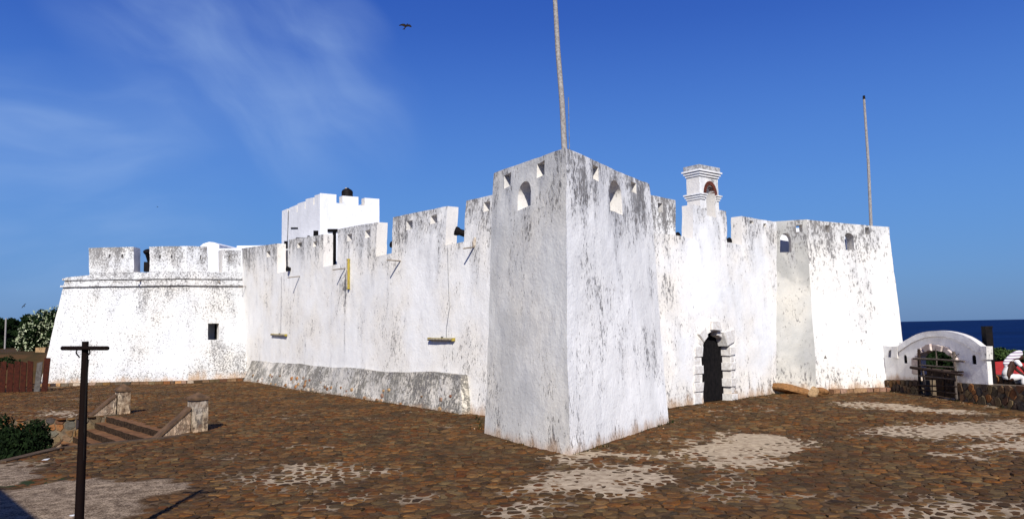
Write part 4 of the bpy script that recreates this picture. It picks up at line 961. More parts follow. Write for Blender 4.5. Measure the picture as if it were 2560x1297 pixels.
# gate wall
wW = Wall((12.98, 26.75), (13.46, 20.4), (12.98, 26.75, 2), (13.46, 20.4, 2))
gate = empty('gate_wall', (0, 0, 0), label='low white arched garden gateway wall on a rubble base beside the right bastion', cat='gateway')
ptop = [wW.at(*p) for p in ((2218, 950), (2289, 950), (2394, 957), (2478, 962), (2560, 965))]
def pt_(s_):
    for (a, b), (c, d) in zip(ptop, ptop[1:]):
        if s_ <= c: return b+(d-b)*(s_-a)/(c-a)
    return ptop[-1][1]
gj0, gj1 = wW.at(2301, 985)[0], wW.at(2388, 990)[0]
SEND = 12.
bas = MB()
for s0, s1 in ((-.3, gj0), (gj1, SEND)):
    n = 14; vv = []
    for w in (0., .55):
        for k in range(n+1): s_ = s0+(s1-s0)*k/n; vv += [W_ for W_ in (wW.P(s_, -.4, w), wW.P(s_, pt_(s_), w))]
    m2 = 2*(n+1); f = []
    for k in range(n):
        a = 2*k; f += [(a, a+2, a+3, a+1), (m2+a, m2+a+1, m2+a+3, m2+a+2), (a+1, a+3, m2+a+3, m2+a+1)]
    f += [(0, 1, m2+1, m2), (2*n, m2+2*n, m2+2*n+1, 2*n+1)]; bas.add(vv, f)
bas.build('rubble_base', M_mortar, gate)
rubble(wW, -.2, gj0, lambda s_: 0, pt_, .22, gate, nmax=80)
rubble(wW, gj1, SEND, lambda s_: 0, pt_, .23, gate, nmax=215)
g5 = lambda x_, y_: (2160+x_*.2313, 760+y_*.2313)
arc_o = [g5(*p) for p in ((365, 450), (430, 395), (500, 355), (560, 325), (630, 304), (700, 292), (800, 287), (880, 290), (950, 300), (1030, 322), (1100, 350), (1150, 378), (1200, 410), (1250, 452))]
arc_i = [g5(*p) for p in ((365, 515), (430, 468), (500, 420), (575, 387), (650, 362), (720, 350), (800, 347), (880, 355), (950, 372), (1030, 408), (1100, 450), (1150, 485), (1200, 522), (1258, 525))]
endR = wW.at(2464, 930)[0]; vendR = wW.at(2474, 866)[1]
AO = [wW.at(*p) for p in arc_o]; AI = [wW.at(*p) for p in arc_i]
spr = wW.at(2303, 899)[1]; atp = wW.at(2343, 876)[1]; gc, gr = (gj0+gj1)/2, (gj1-gj0)/2
garch = [(gj1, spr)]+[(gc+gr*math.cos(math.pi*k/14), spr+(atp-spr)*math.sin(math.pi*k/14)) for k in range(1, 14)]+[(gj0, spr)]
lowL = wW.at(2228, 866)[1]
def nich(x_, y_, w, h): return arch(wW, x_, y_, w, h)
bodyo = [(-.25, pt_(0)), (gj0, pt_(gj0))]+garch[::-1]+[(gj1, pt_(gj1)), (endR, pt_(endR)), (endR, vendR-.02)]+AO[::-1]+[(wW.at(2229, 868)[0], lowL), (wW.at(2228, 873)[0], lowL-.03), (-.25, lowL+.02)]
blackhole = [wW.at(*g5(*p)) for p in ((246, 575), (290, 575), (290, 490), (250, 500))]
panel('wall_face', wW, bodyo, M_gate, gate, holes=[nich(2260, 897, 8, 21), nich(2430, 898.5, 10, 23), blackhole], th=.13, w0=.06, g=.16, amp=.5, botv=.45, bots=.5, crest=lambda s_: 3.)
MB().add([wW.P(a, b, w) for w in (.45, .5) for a, b in ((-.2, .6), (.65, .6), (.65, lowL-.06), (-.2, lowL-.06))], [(0, 1, 2, 3), (4, 5, 6, 7), (0, 4, 5, 1), (1, 5, 6, 2), (2, 6, 7, 3), (3, 7, 4, 0)]).build('backing', M_darkin, gate)
panel('cornice', wW, AI+AO[::-1], M_gate, gate, th=.17, w0=.02, g=.16, amp=.5, crest=lambda s_: 2.2, botv=-9)
eb = [wW.at(*g5(*p)) for p in ((1262, 600), (1325, 598), (1325, 455), (1258, 454))]
panel('end_block', wW, eb, M_gate, gate, th=.19, w0=.0, g=.2, amp=.5, botv=-9)
lb_ = [wW.at(*g5(*p)) for p in ((292, 580), (358, 582), (362, 455), (295, 458))]
panel('end_block', wW, lb_, M_gate, gate, th=.18, w0=.01, g=.2, amp=.5, botv=-9)
NV = 11; ro = (wW.at(2340, 860.6)[1]-atp)
for k in range(NV):
    t0, t1_ = math.pi*(k+.04)/NV, math.pi*(k+.96)/NV; e = ro*random.uniform(.85, 1.15)
    quad = [(gc+gr*math.cos(t), spr+(atp-spr)*math.sin(t)) for t in (t1_, t0)]+[(gc+(gr+e)*math.cos(t), spr+(atp-spr+e)*math.sin(t)) for t in (t0, t1_)]
    block(wW, quad, .03 if k % 2 else -.03, .26, 'voussoir', M_vous, gate, ch=.03)
for vq in (.95, .68):
    block(wW, [(gj0-.42, vq-.0), (gj0, vq), (gj0, vq+.24), (gj0-.38, vq+.24)], -.0, .26, 'jamb_stone', M_vous, gate)
for x_, y_ in ((2260, 897), (2430, 899)):
    a, b = wW.at(x_, y_); MB().add([wW.P(a+da, b+db, w) for w in (.085, .095) for da, db in ((-.3, -.3), (.3, -.3), (.3, .3), (-.3, .3))], [(0, 1, 2, 3), (7, 6, 5, 4)]).build('niche_shade', M_darkin, gate)  # dark sheets near the face paint in the deep niches' inner shade
# the gate of lashed poles
pg_ = empty('pole_gate', (0, 0, 0), label='rough closed gate of lashed wooden poles in the white archway', cat='gate')
def stick(a, b, r, w=-.08, m=M_stick, nm='pole'):
    p, q = wW.P(*wW.at(a[0], a[1], w), w), wW.P(*wW.at(b[0], b[1], w), w)
    mid = (p+q)/2+Vector([random.uniform(-.02, .02) for _ in range(3)]); MB().tube([p, p.lerp(mid, .9), mid, q], [r, r*.95, r*.9, r*.8], 7).build(nm, m, pg_, 50)
for a in (((2297.5, 872), (2299, 989), .05, -.05, M_stickd), ((2384, 878), (2392, 997), .045, -.05, M_stick), ((2307, 925), (2315, 985), .035, -.03, M_stick), ((2340, 872), (2342, 918), .022, -.02, M_stick), ((2328, 915), (2330, 988), .02, .0, M_stickd), ((2361, 935), (2362, 992), .02, .0, M_stickd)): stick(a[0], a[1], a[2], a[3], a[4])
for a in (((2284, 896), (2411, 903), .035, -.12, M_stick), ((2300, 912), (2386, 918), .03, -.12, M_stick), ((2277, 918), (2405, 937), .05, -.15, M_stickd), ((2298, 939), (2387, 948), .03, -.12, M_stick), ((2282, 962), (2394, 966), .028, -.12, M_stickd), ((2293, 974), (2391, 984), .026, -.12, M_stickd), ((2380, 928), (2408, 929), .035, -.1, M_stickd), ((2389, 892), (2398, 884), .012, -.1, M_stick), ((2272, 985), (2310, 988), .03, -.15, M_stickd)): stick(*a[:2], a[2], a[3], a[4])
# square post behind
q = aty(2467, 817, 22.3); root = empty('post', (q.x, q.y, -1), label='dark square post rising behind the right end of the gateway', cat='post')
MB().box((0, 0, (q.z+1)/2), (.20, .20, q.z+1), jit=.01).build('shaft', M_iron, root); MB().box((0, 0, q.z+1.0), (.215, .215, .05)).build('cap', M_iron, root)
# second rubble wall beyond
wZ = Wall((15.3, 30), (15.3, 15), (15.3, 30, 1), (15.3, 15, 1))
rz = empty('rubble_wall', label='dark low rubble wall beyond the gateway where a person sits', cat='wall')
MB().add([wZ.P(a, b, w) for w in (0, .5) for a, b in ((0, -2), (15, -2), (15, .62), (0, .62))], [(0, 1, 2, 3), (7, 6, 5, 4), (0, 4, 5, 1), (1, 5, 6, 2), (2, 6, 7, 3), (3, 7, 4, 0)]).build('core', M_kerb, rz)
rubble(wZ, 2.5, 10.5, lambda s_: .1, lambda s_: .64, .26, rz, nmax=120)

# person sitting bent forward on the second wall
pp = aty(2513, 944, 22.9)
person = empty('person', (pp.x, pp.y, pp.z), label='person in a white striped hooded wrap sitting bent forward beyond the gateway', cat='person')
def skinmesh(name, verts, edges, radii, mt, par, root=0):
    me = bpy.data.meshes.new(name); me.from_pydata(verts, edges, []); o = bpy.data.objects.new(name, me); COL.objects.link(o)
    md = o.modifiers.new('skin', 'SKIN'); 
    for i_, r_ in enumerate(radii): me.skin_vertices[0].data[i_].radius = (r_ if isinstance(r_, tuple) else (r_, r_))
    me.skin_vertices[0].data[root].use_root = True
    o.modifiers.new('sub', 'SUBSURF').levels = 2; o.modifiers['sub'].render_levels = 2
    dg = bpy.context.evaluated_depsgraph_get(); ne = bpy.data.meshes.new_from_object(o.evaluated_get(dg)); bpy.data.objects.remove(o)
    ne.materials.clear(); ne.materials.append(mt); smooth(ne, 60)
    o2 = bpy.data.objects.new(name, ne); COL.objects.link(o2); o2.parent = par; return o2
# local frame: +x to the right of the picture (towards the viewer's right), person faces +x, slightly to the viewer
B = [(0, 0, 0), (.08, 0, .18), (.22, 0, .40), (.36, 0, .52), (.43, -.0, .56), (.50, 0, .60), (.58, 0, .62),
     (.30, -.16, .46), (.44, -.20, .24), (.58, -.12, .06), (.64, -.08, .0), (.30, .16, .46), (.46, .20, .24), (.60, .10, .08), (.65, .06, .02),
     (.05, -.10, -.02), (.42, -.13, .04), (.46, -.13, -.38), (.58, -.13, -.42), (.05, .10, -.02), (.42, .13, .04), (.48, .13, -.38), (.60, .13, -.42)]
Ed = [(0, 1), (1, 2), (2, 3), (3, 4), (4, 5), (5, 6), (3, 7), (7, 8), (8, 9), (9, 10), (3, 11), (11, 12), (12, 13), (13, 14), (0, 15), (15, 16), (16, 17), (17, 18), (0, 19), (19, 20), (20, 21), (21, 22)]
Rd = [.15, .14, .15, .11, .06, .095, .085, .06, .045, .035, .03, .06, .045, .035, .03, .10, .075, .05, .045, .10, .075, .05, .045]
body = skinmesh('body', B, Ed, Rd, M_skin, person)
shirt = skinmesh('shirt', [(0, 0, .0), (.08, 0, .18), (.22, 0, .40), (.35, 0, .51), (.30, -.17, .45), (.38, -.20, .33), (.30, .17, .45), (.39, .20, .33)], [(0, 1), (1, 2), (2, 3), (3, 4), (4, 5), (3, 6), (6, 7)], [.15, .14, .145, .10, .075, .06, .075, .06], M_cloth, person)
trousers = skinmesh('trousers', [(0, 0, .02), (.16, -.10, .0), (.30, -.12, .03), (.42, -.13, .02), (.45, -.13, -.22), (.16, .10, .0), (.30, .12, .03), (.42, .13, .02), (.46, .13, -.22), (-.06, 0, .06)], [(0, 1), (1, 2), (2, 3), (3, 4), (0, 5), (5, 6), (6, 7), (7, 8), (0, 9)], [.15, .115, .105, .095, .075, .115, .105, .095, .075, .10], M_cloth, person)
wrap = skinmesh('head_wrap', [(.02, 0, .30), (.14, 0, .42), (.28, 0, .57), (.40, 0, .67), (.52, 0, .72), (.58, 0, .70)], [(0, 1), (1, 2), (2, 3), (3, 4), (4, 5)], [(.06, .16), (.08, .18), (.10, .18), (.09, .14), (.075, .11), (.03, .06)], M_stripe, person)
for s_ in (-1, 1): 
    MB().tube([(.655, s_*.03, .635), (.665, s_*.03, .635)], .012, 8).build('eye', M_cloth, person)
MB().tube([(.66, 0, .62), (.685, 0, .60), (.66, 0, .585)], [.01, .017, .012], 6).build('nose', M_skin, person)
for hb in ((.64, -.08, .0), (.65, .06, .02)):
    for k in range(4):
        MB().tube([(hb[0], hb[1]-.025+k*.017, hb[2]), (hb[0]+.05, hb[1]-.028+k*.019, hb[2]-.015), (hb[0]+.085-abs(k-1.5)*.008, hb[1]-.028+k*.019, hb[2]-.045)], [.009, .0085, .007], 6).build('finger', M_skin, person, 60)
    MB().tube([(hb[0]-.01, hb[1]-.03, hb[2]), (hb[0]+.02, hb[1]-.055, hb[2]-.01), (hb[0]+.05, hb[1]-.055, hb[2]-.03)], [.011, .010, .008], 6).build('thumb', M_skin, person, 60)

# ------------------------------------------------------------------ steps and pillars
stp = empty('stone_steps', (P1S.x, P1S.y, 0), label='sunken flight of worn brown stone steps between two stumpy pillars', cat='steps')
al = (P2S-P1S).normalized(); bd = Vector((-.75, -.662)).normalized(); LS = (P2S-P1S).length
O = Vector((P1S.x, P1S.y, 0)); v3 = lambda q, z=0.: Vector((q.x, q.y, z))
for k in range(7):
    zt = -.17*k; p0 = bd*(.29*k-.02); vv = []
    for z_ in (zt-.5, zt-(.004 if k == 0 else 0)):
        for a, b in ((.15, 0), (LS-.2, 0), (LS-.2, .32), (.15, .32)):
            q = al*a+bd*b+p0-(bd*.25 if k == 0 and b == 0 else bd*0); vv.append(Vector((q.x, q.y, z_)))
    bmx = bmesh.new(); vs = [bmx.verts.new(p) for p in vv]
    for f_ in ((3, 2, 1, 0), (4, 5, 6, 7), (0, 1, 5, 4), (1, 2, 6, 5), (2, 3, 7, 6), (3, 0, 4, 7)): bmx.faces.new([vs[i] for i in f_])
    bmesh.ops.recalc_face_normals(bmx, faces=bmx.faces[:])
    bmesh.ops.subdivide_edges(bmx, edges=[e for e in bmx.edges if e.calc_length() > 2], cuts=26, use_grid_fill=True)
    for v_ in bmx.verts: v_.co += noise.noise_vector(v_.co*2.6)*.022
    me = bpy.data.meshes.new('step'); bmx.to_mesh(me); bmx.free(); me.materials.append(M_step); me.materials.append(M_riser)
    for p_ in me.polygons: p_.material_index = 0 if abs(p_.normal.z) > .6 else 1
    o = bpy.data.objects.new('step', me); COL.objects.link(o); o.parent = stp
def pillar(c, hb, hc, w, label, seed):
    root = empty('pillar', c, label=label, cat='pillar')
    bmx = bmesh.new(); 
    bmesh.ops.create_cube(bmx, size=1); bmesh.ops.subdivide_edges(bmx, edges=bmx.edges[:], cuts=5, use_grid_fill=True)
    ang_ = math.atan2(al.y, al.x); Mz = Matrix.Rotation(ang_, 3, 'Z')
    wl = []
    for v_ in bmx.verts:
        p = Mz @ Vector((v_.co.x*w, v_.co.y*w, (v_.co.z+.5)*(hb+.05)-.05)); p += noise.noise_vector(p*4+Vector((seed, 0, 0)))*.014; v_.co = p
        wl.append((max(0, p.z/hb)**1.5, max(0, 1-p.z/.3), 0, 1))
    me = bpy.data.meshes.new('shaft'); bmx.to_mesh(me); bmx.free(); me.materials.append(M_pill); smooth(me, 35)
    a = me.attributes.new('weather', 'FLOAT_COLOR', 'POINT'); a.data.foreach_set('color', np.array(wl, dtype=np.float32).ravel())
    o = bpy.data.objects.new('shaft', me); COL.objects.link(o); o.parent = root
    q = MB(); r = w*.60; vv = [Mz @ Vector((x*r, y*r, hb-.01)) for x, y in ((-1, -1), (1, -1), (1, 1), (-1, 1))]+[Mz @ Vector((x*r, y*r, hb+.045)) for x, y in ((-1, -1), (1, -1), (1, 1), (-1, 1))]+[Vector((.01, 0, hb+hc))]
    q.add(vv, [(3, 2, 1, 0), (0, 1, 5, 4), (1, 2, 6, 5), (2, 3, 7, 6), (3, 0, 4, 7), (4, 5, 8), (5, 6, 8), (6, 7, 8), (7, 4, 8)]); q.build('cap', M_cap, root)
c1 = ath(301, 1034, 0); c1.y += .12; c2 = ath(489, 1080, 0); c2.y += .1
pillar(c1, .70, .24, .36, 'smaller weathered pillar with pyramid cap at the far side of the steps', 1)
pillar(c2, .80, .18, .38, 'larger weathered pillar with pyramid cap at the near side of the steps', 4)
def ramp_(c, label, Lr=1.8, z0=.56, z1=-.95):
    q = MB(); w = .15; n = 8; vv = []
    bb_ = Vector((c.x, c.y)); 
    root = empty('parapet', (c.x, c.y, 0), label=label, cat='parapet')
    for k in range(n+1):
        t = k/n; p = bd*(.15+t*Lr); zt = z0+(z1-z0)*t
        for s_ in (-1, 1):
            for z_ in (-1.6, zt): e = al*s_*w; vv.append(Vector((p.x+e.x, p.y+e.y, z_)))
    f = []
    for k in range(n):
        a = 4*k; f += [(a, a+1, a+5, a+4), (a+2, a+6, a+7, a+3), (a+1, a+3, a+7, a+5)]
    f += [(0, 2, 3, 1), (4*n, 4*n+1, 4*n+3, 4*n+2)]
    q.add(vv, f); o = q.build('rubble_side', M_pill, root)
    me = o.data; a = me.attributes.new('weather', 'FLOAT_COLOR', 'POINT'); a.data.foreach_set('color', np.array([(.9, .9, .3, 1)]*len(me.vertices), dtype=np.float32).ravel())
    q = MB(); vv = []
    for k in range(n+1):
        t = k/n; p = bd*(.15+t*Lr); zt = z0+(z1-z0)*t; j = random.uniform(-.008, .008)
        for s_ in (-1, 1):
            for dz in (.003, .06): e = al*s_*(w+.025+j); vv.append(Vector((p.x+e.x, p.y+e.y, zt+dz+j)))
    q.add(vv, f+[(4*k, 4*k+4, 4*k+6, 4*k+2) for k in range(n)]); q.build('coping', M_cap, root)
ramp_(c1+Vector((-.05, -.05, 0)), 'sloping parapet running down from the far pillar'); ramp_(c2+Vector((-.05, -.05, 0)), 'sloping parapet running down from the near pillar')
# pit floor, retaining walls, kerb
mesh('path', [(-36, 9, -1.25), (-7, 9, -1.25), (-7, 25, -1.25), (-36, 25, -1.25)], [(0, 1, 2, 3)], M_cap, kind='structure')
ret = [(-34, 21.5), (-20, 21.9), (-15.12, 22.63), (-13.1, 23.0), (-12.2, 23.75)]
rw = empty('retaining_wall', label='dark rubble retaining wall at the back of the sunken path', cat='wall')
q = MB()
for a, b in zip(ret, ret[1:]): q.add([(a[0], a[1], -1.3), (b[0], b[1], -1.3), (b[0], b[1], .0), (a[0], a[1], .0), (a[0], a[1]+.35, .0), (b[0], b[1]+.35, .0)], [(0, 1, 2, 3), (3, 2, 5, 4)])
q.build('core', M_mortar, rw)
for a, b, s0 in ((ret[1], ret[2], 0.), (ret[2], ret[3], 0), (ret[3], ret[4], 0)):
    wX = Wall(a, b, (*a, 1), (*b, 1)); wX2 = Wall((a[0], a[1]), (b[0], b[1]), (*a, 1), (*b, 1))
    class Sh(Wall): pass
    rubW = wX
    pP = rubW.P; rubW.P = (lambda pP: (lambda s_, v_, w=0.: pP(s_, v_, w)-Vector((0, 0, 1.15))))(pP)
    rubble(rubW, s0, wX.L, lambda s_: .0, lambda s_: 1.17, .24, rw, nmax=90)
fe = [(-13, 10.5), (-9.99, 15.0), (-9.87, 16.75), (-8.31, 17.9), (-7.83, 18.65)]
kb = empty('path_kerb', label='cement kerb edging the paving above the sunken path', cat='kerb')
for a, b in zip(fe, fe[1:]):
    a, b = Vector(a), Vector(b); L_ = (b-a).length; n_ = max(1, int(L_/1.1)); d_ = (b-a).normalized()
    for k in range(n_):
        c = a+d_*(k+.5)*L_/n_; MB().box((c.x, c.y, -.60), (L_/n_-.012, .26, 1.29), Matrix.Rotation(math.atan2(d_.y, d_.x), 3, 'Z'), jit=.01).build('kerb_stone', M_kerb, kb)

# ------------------------------------------------------------------ plank fence on the left
fr_ = empty('plank_fence', (-23, 34.7, 0), label='row of upright dark red boards fencing the paving at the far left', cat='fence')
xb = [-76, -62, -48, -34, -18, -3, 13, 29, 43, 57, 72, 87, 103]
for k, x_ in enumerate(xb):
    b = ath(x_, 979, 0); grey_ = (k == 11); 
    hgt = 1.33+random.uniform(-.05, .06)+(.17 if k == 12 else 0); wd = random.uniform(.245, .275); lean = (.10 if k >= 11 else random.uniform(-.02, .04))
    vv = []
    tz = random.uniform(-.04, .04)
    for y_ in (-.015, .015):
        for a, z_ in ((-wd/2, -.05), (wd/2, -.05), (wd/2+lean, hgt+tz), (-wd/2+lean, hgt-tz)): vv.append((b.x-fr_.location.x+a, y_+random.uniform(-.01, .01), z_))
    mesh('board', vv, [(3, 2, 1, 0), (4, 5, 6, 7), (0, 1, 5, 4), (1, 2, 6, 5), (2, 3, 7, 6), (3, 0, 4, 7)], M_fenceg if grey_ else M_fence, fr_)
for z_ in (.35, 1.05): MB().box((-2, .05, z_), (4.6, .05, .08)).build('rail', M_fence, fr_)
c = aty(107, 870, 45.5); 
root = empty('stone_block', (c.x, c.y, c.z-.2), label='small ochre stone block below the flowering bush', cat='block'); me = MB().box((0, 0, 0), (.55, .5, .45), jit=.03)
mesh('block', me.v, me.f, M_ochre, root, attr={'tone': ('FLOAT', 'POINT', [.3]*8)})
q = aty(13, 845, 60); t_ = aty(15, 795, 60); root = empty('mast', (q.x, q.y, 1), label='thin pale pole standing among the dark trees at far left', cat='pole'); MB().tube([(0, 0, -.3), (t_.x-q.x, 0, t_.z-1)], .06, 6).build('shaft', M_pole, root)

# ------------------------------------------------------------------ vegetation
def leaves(blobs, n, size, name, mt, par, shell=.55):
    B_ = np.array(blobs); w = (B_[:, 3]*B_[:, 4]*B_[:, 5])**.667; idx = rng.choice(len(B_), n, p=w/w.sum())
    d_ = rng.normal(size=(n, 3)); d_ /= np.linalg.norm(d_, axis=1)[:, None]; r = shell+(1-shell)*rng.random(n)**.6; r *= 1+.22*np.sin(d_[:, 0]*5+idx)*np.sin(d_[:, 2]*6+idx*2)
    c = B_[idx, :3]+d_*r[:, None]*B_[idx, 3:6]
    a = rng.normal(size=(n, 3)); a /= np.linalg.norm(a, axis=1)[:, None]; b = np.cross(a, d_+rng.normal(size=(n, 3))*.6); b /= np.linalg.norm(b, axis=1)[:, None]
    s_ = size*rng.uniform(.6, 1.3, n)[:, None]
    v_ = np.stack([c-a*s_, c-b*s_*.45, c+a*s_, c+b*s_*.45], 1).reshape(-1, 3)
    f_ = np.arange(4*n).reshape(-1, 4)
    return npmesh(name, v_, f_, mt, par)
def tree(name, base, blobs, n, size, mt, label, cat, group=None, trunk_r=.12, lims=4):
    root = empty(name, base, label=label, cat=cat, group=group)
    leaves(blobs, n, size, 'crown', mt, root)
    q = MB(); bl = sorted(blobs, key=lambda b: -b[3])[:lims]; fork = Vector((0, 0, max(.3, min(b[2] for b in blobs)*.5)))
    q.tube([(0, 0, -.3), fork*.6, fork], [trunk_r*1.3, trunk_r, trunk_r*.9], 8)
    for b in bl: c = Vector(b[:3]); q.tube([fork*.9, fork.lerp(c, .5)+Vector((.1, .1, .1)), c+Vector((0, 0, b[5]*.4))], [trunk_r*.7, trunk_r*.4, trunk_r*.12], 6)
    q.build('trunk', M_bark, root, 50); return root
def blobset(spread, hgt, n, r): 
    out = []
    for _ in range(n):
        a = random.random()*6.28; rr = spread*random.random()**.6; rad_ = r*random.uniform(.65, 1.15)
        out.append((math.cos(a)*rr, math.sin(a)*rr*.8, hgt*random.uniform(.45, .95), rad_, rad_, rad_*.8))
    return out
zt = lambda x, y: float(terr(np.array(x), np.array(y)))
# flowering bush behind the left bastion
c = aty(110, 880, 47.); c.z = 1.45
def bp(x_, y_, rp, Y_=47.): q_ = aty(x_, y_, Y_); k_ = rp*Y_/1900; return (q_.x-c.x, random.uniform(-.4, .4), q_.z-c.z, k_, k_, k_*.9)
bl = [bp(*a) for a in ((122, 800, 26), (148, 795, 26), (92, 830, 24), (118, 840, 28), (150, 840, 30), (70, 845, 20), (60, 862, 18), (90, 862, 22), (120, 868, 16), (135, 815, 22), (175, 820, 30))]
fb = tree('flowering_bush', c, bl, 9000, .10, M_leafd, 'tall round bush thick with cream flowers beside the left bastion', 'bush')
leaves([(a, b-.25, z+.06, r1*1.02, r1*1.02, r3*1.02) for a, b, z, r1, r2, r3 in bl], 1500, .085, 'flowers', M_flower, fb, .93)
c = aty(62, 880, 49.); c.z = 1.4
tree('dark_bush', c, [bp(*a, 49.) for a in ((72, 800, 16), (80, 812, 14), (62, 822, 15), (90, 815, 12))], 2600, .11, M_leafd, 'dark leafy bush just left of the flowering bush', 'bush')
tl = ['wide dark tree mass at the very left edge of the view', 'low dark tree behind the thin pale pole', 'dark tree between the pole and the flowering bush', 'dark tree outside the left edge', 'far dark tree behind the others at left']
for k, (x_, yt, rp, Y_) in enumerate(((-14, 800, 44, 62), (14, 792, 40, 66), (44, 806, 34, 64), (-90, 800, 60, 62), (75, 818, 30, 72))):
    c = aty(x_, 880, Y_); c.z = 1.3; kk = Y_/1900
    bl = []
    for _ in range(9):
        a_ = x_+random.uniform(-1, 1)*rp*.8; yy = yt+rp*.35+random.uniform(0, 1)*(70-rp*.3); q_ = aty(a_, yy, Y_); rr = rp*kk*random.uniform(.4, .62); bl.append((q_.x-c.x, random.uniform(-1, 1), q_.z-c.z, rr, rr, rr*.8))
    tree('dark_tree', c, bl, 7000, .2, M_leafd, tl[k], 'tree', 'dark trees beyond the plank fence', .2)
c = Vector((-25.5, 36.6, 0))
tree('creeper', c, [(-2.2+1.1*k, 0, 1.28+.1*math.sin(k*2), .75, .35, .3) for k in range(4)]+[(-3.6, 0, 1.2, .9, .4, .4)], 2600, .08, M_leafd, 'dark creeper spilling over the top of the plank fence', 'plant', trunk_r=.04)
# bushes in the sunken path
for k, (x_, y_, r0, h0) in enumerate(((-13.35, 20.9, .7, 1.2), (-14.4, 20.9, 1.0, 1.45), (-12.2, 18.6, .7, .85), (-13.4, 18.6, 1.0, 1.1), (-16.0, 20.6, 1.2, 1.45))):
    tree('shrub', (x_, y_, -1.25), [(random.uniform(-.6, .6)*r0, random.uniform(-.6, .6)*r0, h0*random.uniform(.45, .8), r0*.62, r0*.62, h0*.42) for _ in range(7)], 6000, .065, M_leafk,
         ('dark green shrub nearest the steps in the sunken path', 'tall dark green shrub against the retaining wall', 'low dark shrub just behind the paving kerb', 'low dark shrub at the left edge by the kerb', 'dark shrub at far left of the sunken path')[k], 'shrub', 'shrubs in the sunken path', .05)
# bushes beyond the gateway
rl = ['dark green tree behind the seated person', 'green tree filling the view right of the post', 'broad green bush at the right edge', 'low green bush seen through the top of the gate arch', 'dark bush seen low through the gateway', 'green bush behind the left of the gate arch', 'far green tree beyond the rubble walls', 'green tree beside the red roofs', 'dark tree behind the gateway wall']
for k, (x_, yt, rp, Y_, w_) in enumerate(((2545, 872, 36, 60, 0), (2495, 868, 34, 58, 0), (2590, 868, 44, 56, 0), (2340, 880, 46, 44, 1), (2330, 858, 76, 31.5, 1), (2300, 884, 40, 46, 1), (2650, 872, 50, 60, 0), (2430, 880, 42, 52, 1), (2388, 884, 40, 48, 1))):
    c = aty(x_, 960, Y_); c.z = zt(c.x, c.y); kk = Y_/1900; bl = []
    for _ in range(10):
        a_ = x_+random.uniform(-1, 1)*rp*.8; yy = yt+rp*.38+random.random()*(70 if k == 4 else 50); q_ = aty(a_, yy, Y_); rr = rp*kk*random.uniform(.34, .55); bl.append((q_.x-c.x, random.uniform(-1, 1), q_.z-c.z, rr, rr, rr*.8))
    tree('green_tree', c, bl, 9000 if k == 4 else 6500, .10 if k == 4 else .16, M_leafm if k in (1, 2, 3, 7) else M_leafd, rl[k], 'tree', 'trees beyond the gateway', .16)
# houses
def house(px, ptop_, Y_, w_, d_, rz_, label, hh=2.2, rh=1.0):
    t_ = aty(px, ptop_, Y_); root = empty('house', (t_.x, t_.y, t_.z-rh-hh), rz_, label=label, cat='house', group='red roofed houses below the gateway')
    MB().box((0, 0, hh/2-1), (w_, d_, hh+2)).build('wall', M_house, root)
    q = MB(); e = .25; q.add([(-w_/2-e, -d_/2-e, hh+.01), (w_/2+e, -d_/2-e, hh+.01), (w_/2+e, d_/2+e, hh+.01), (-w_/2-e, d_/2+e, hh+.01), (-w_/2-e, 0, hh+rh), (w_/2+e, 0, hh+rh)], [(0, 1, 5, 4), (2, 3, 4, 5), (0, 4, 3), (1, 2, 5), (3, 2, 1, 0)]); q.build('roof', M_roofred, root)
    for k in (-1, 1): 
        f_ = MB().box((k*w_*.25, -d_/2-.02, hh*.55), (.5, .06, .8)).build('window', M_darkin, root)
house(2486, 904, 36, 3.2, 3.2, .5, 'house whose red roof shows left of the seated person', 1.6, .75)
house(2543, 908, 40, 1.5, 2.5, -.3, 'small white house with red roof right of the seated person', 1.5, .55)
house(2572, 910, 42, 1.6, 2.5, -.3, 'white house with red roof at the right edge of the view', 1.5, .5)

# outbuilding added unseen beyond the left edge to cast the shadow on the gravel
ob = empty('outbuilding', (-8.6, 7.03, 0), R(-47.9), label='unseen whitewashed outbuilding added beyond the lower left edge, whose shadow falls on the gravel', cat='building')
MB().box((2.0, -2.2, 1.9), (7.5, 4.2, 3.9)).build('wall', M_clean, ob); MB().box((2.0, -2.2, 3.92), (7.7, 4.4, .16)).build('coping', M_cap, ob)
MB().box((.5, -.08, 1.0), (.95, .05, 2.0)).build('door', M_blackwood, ob)

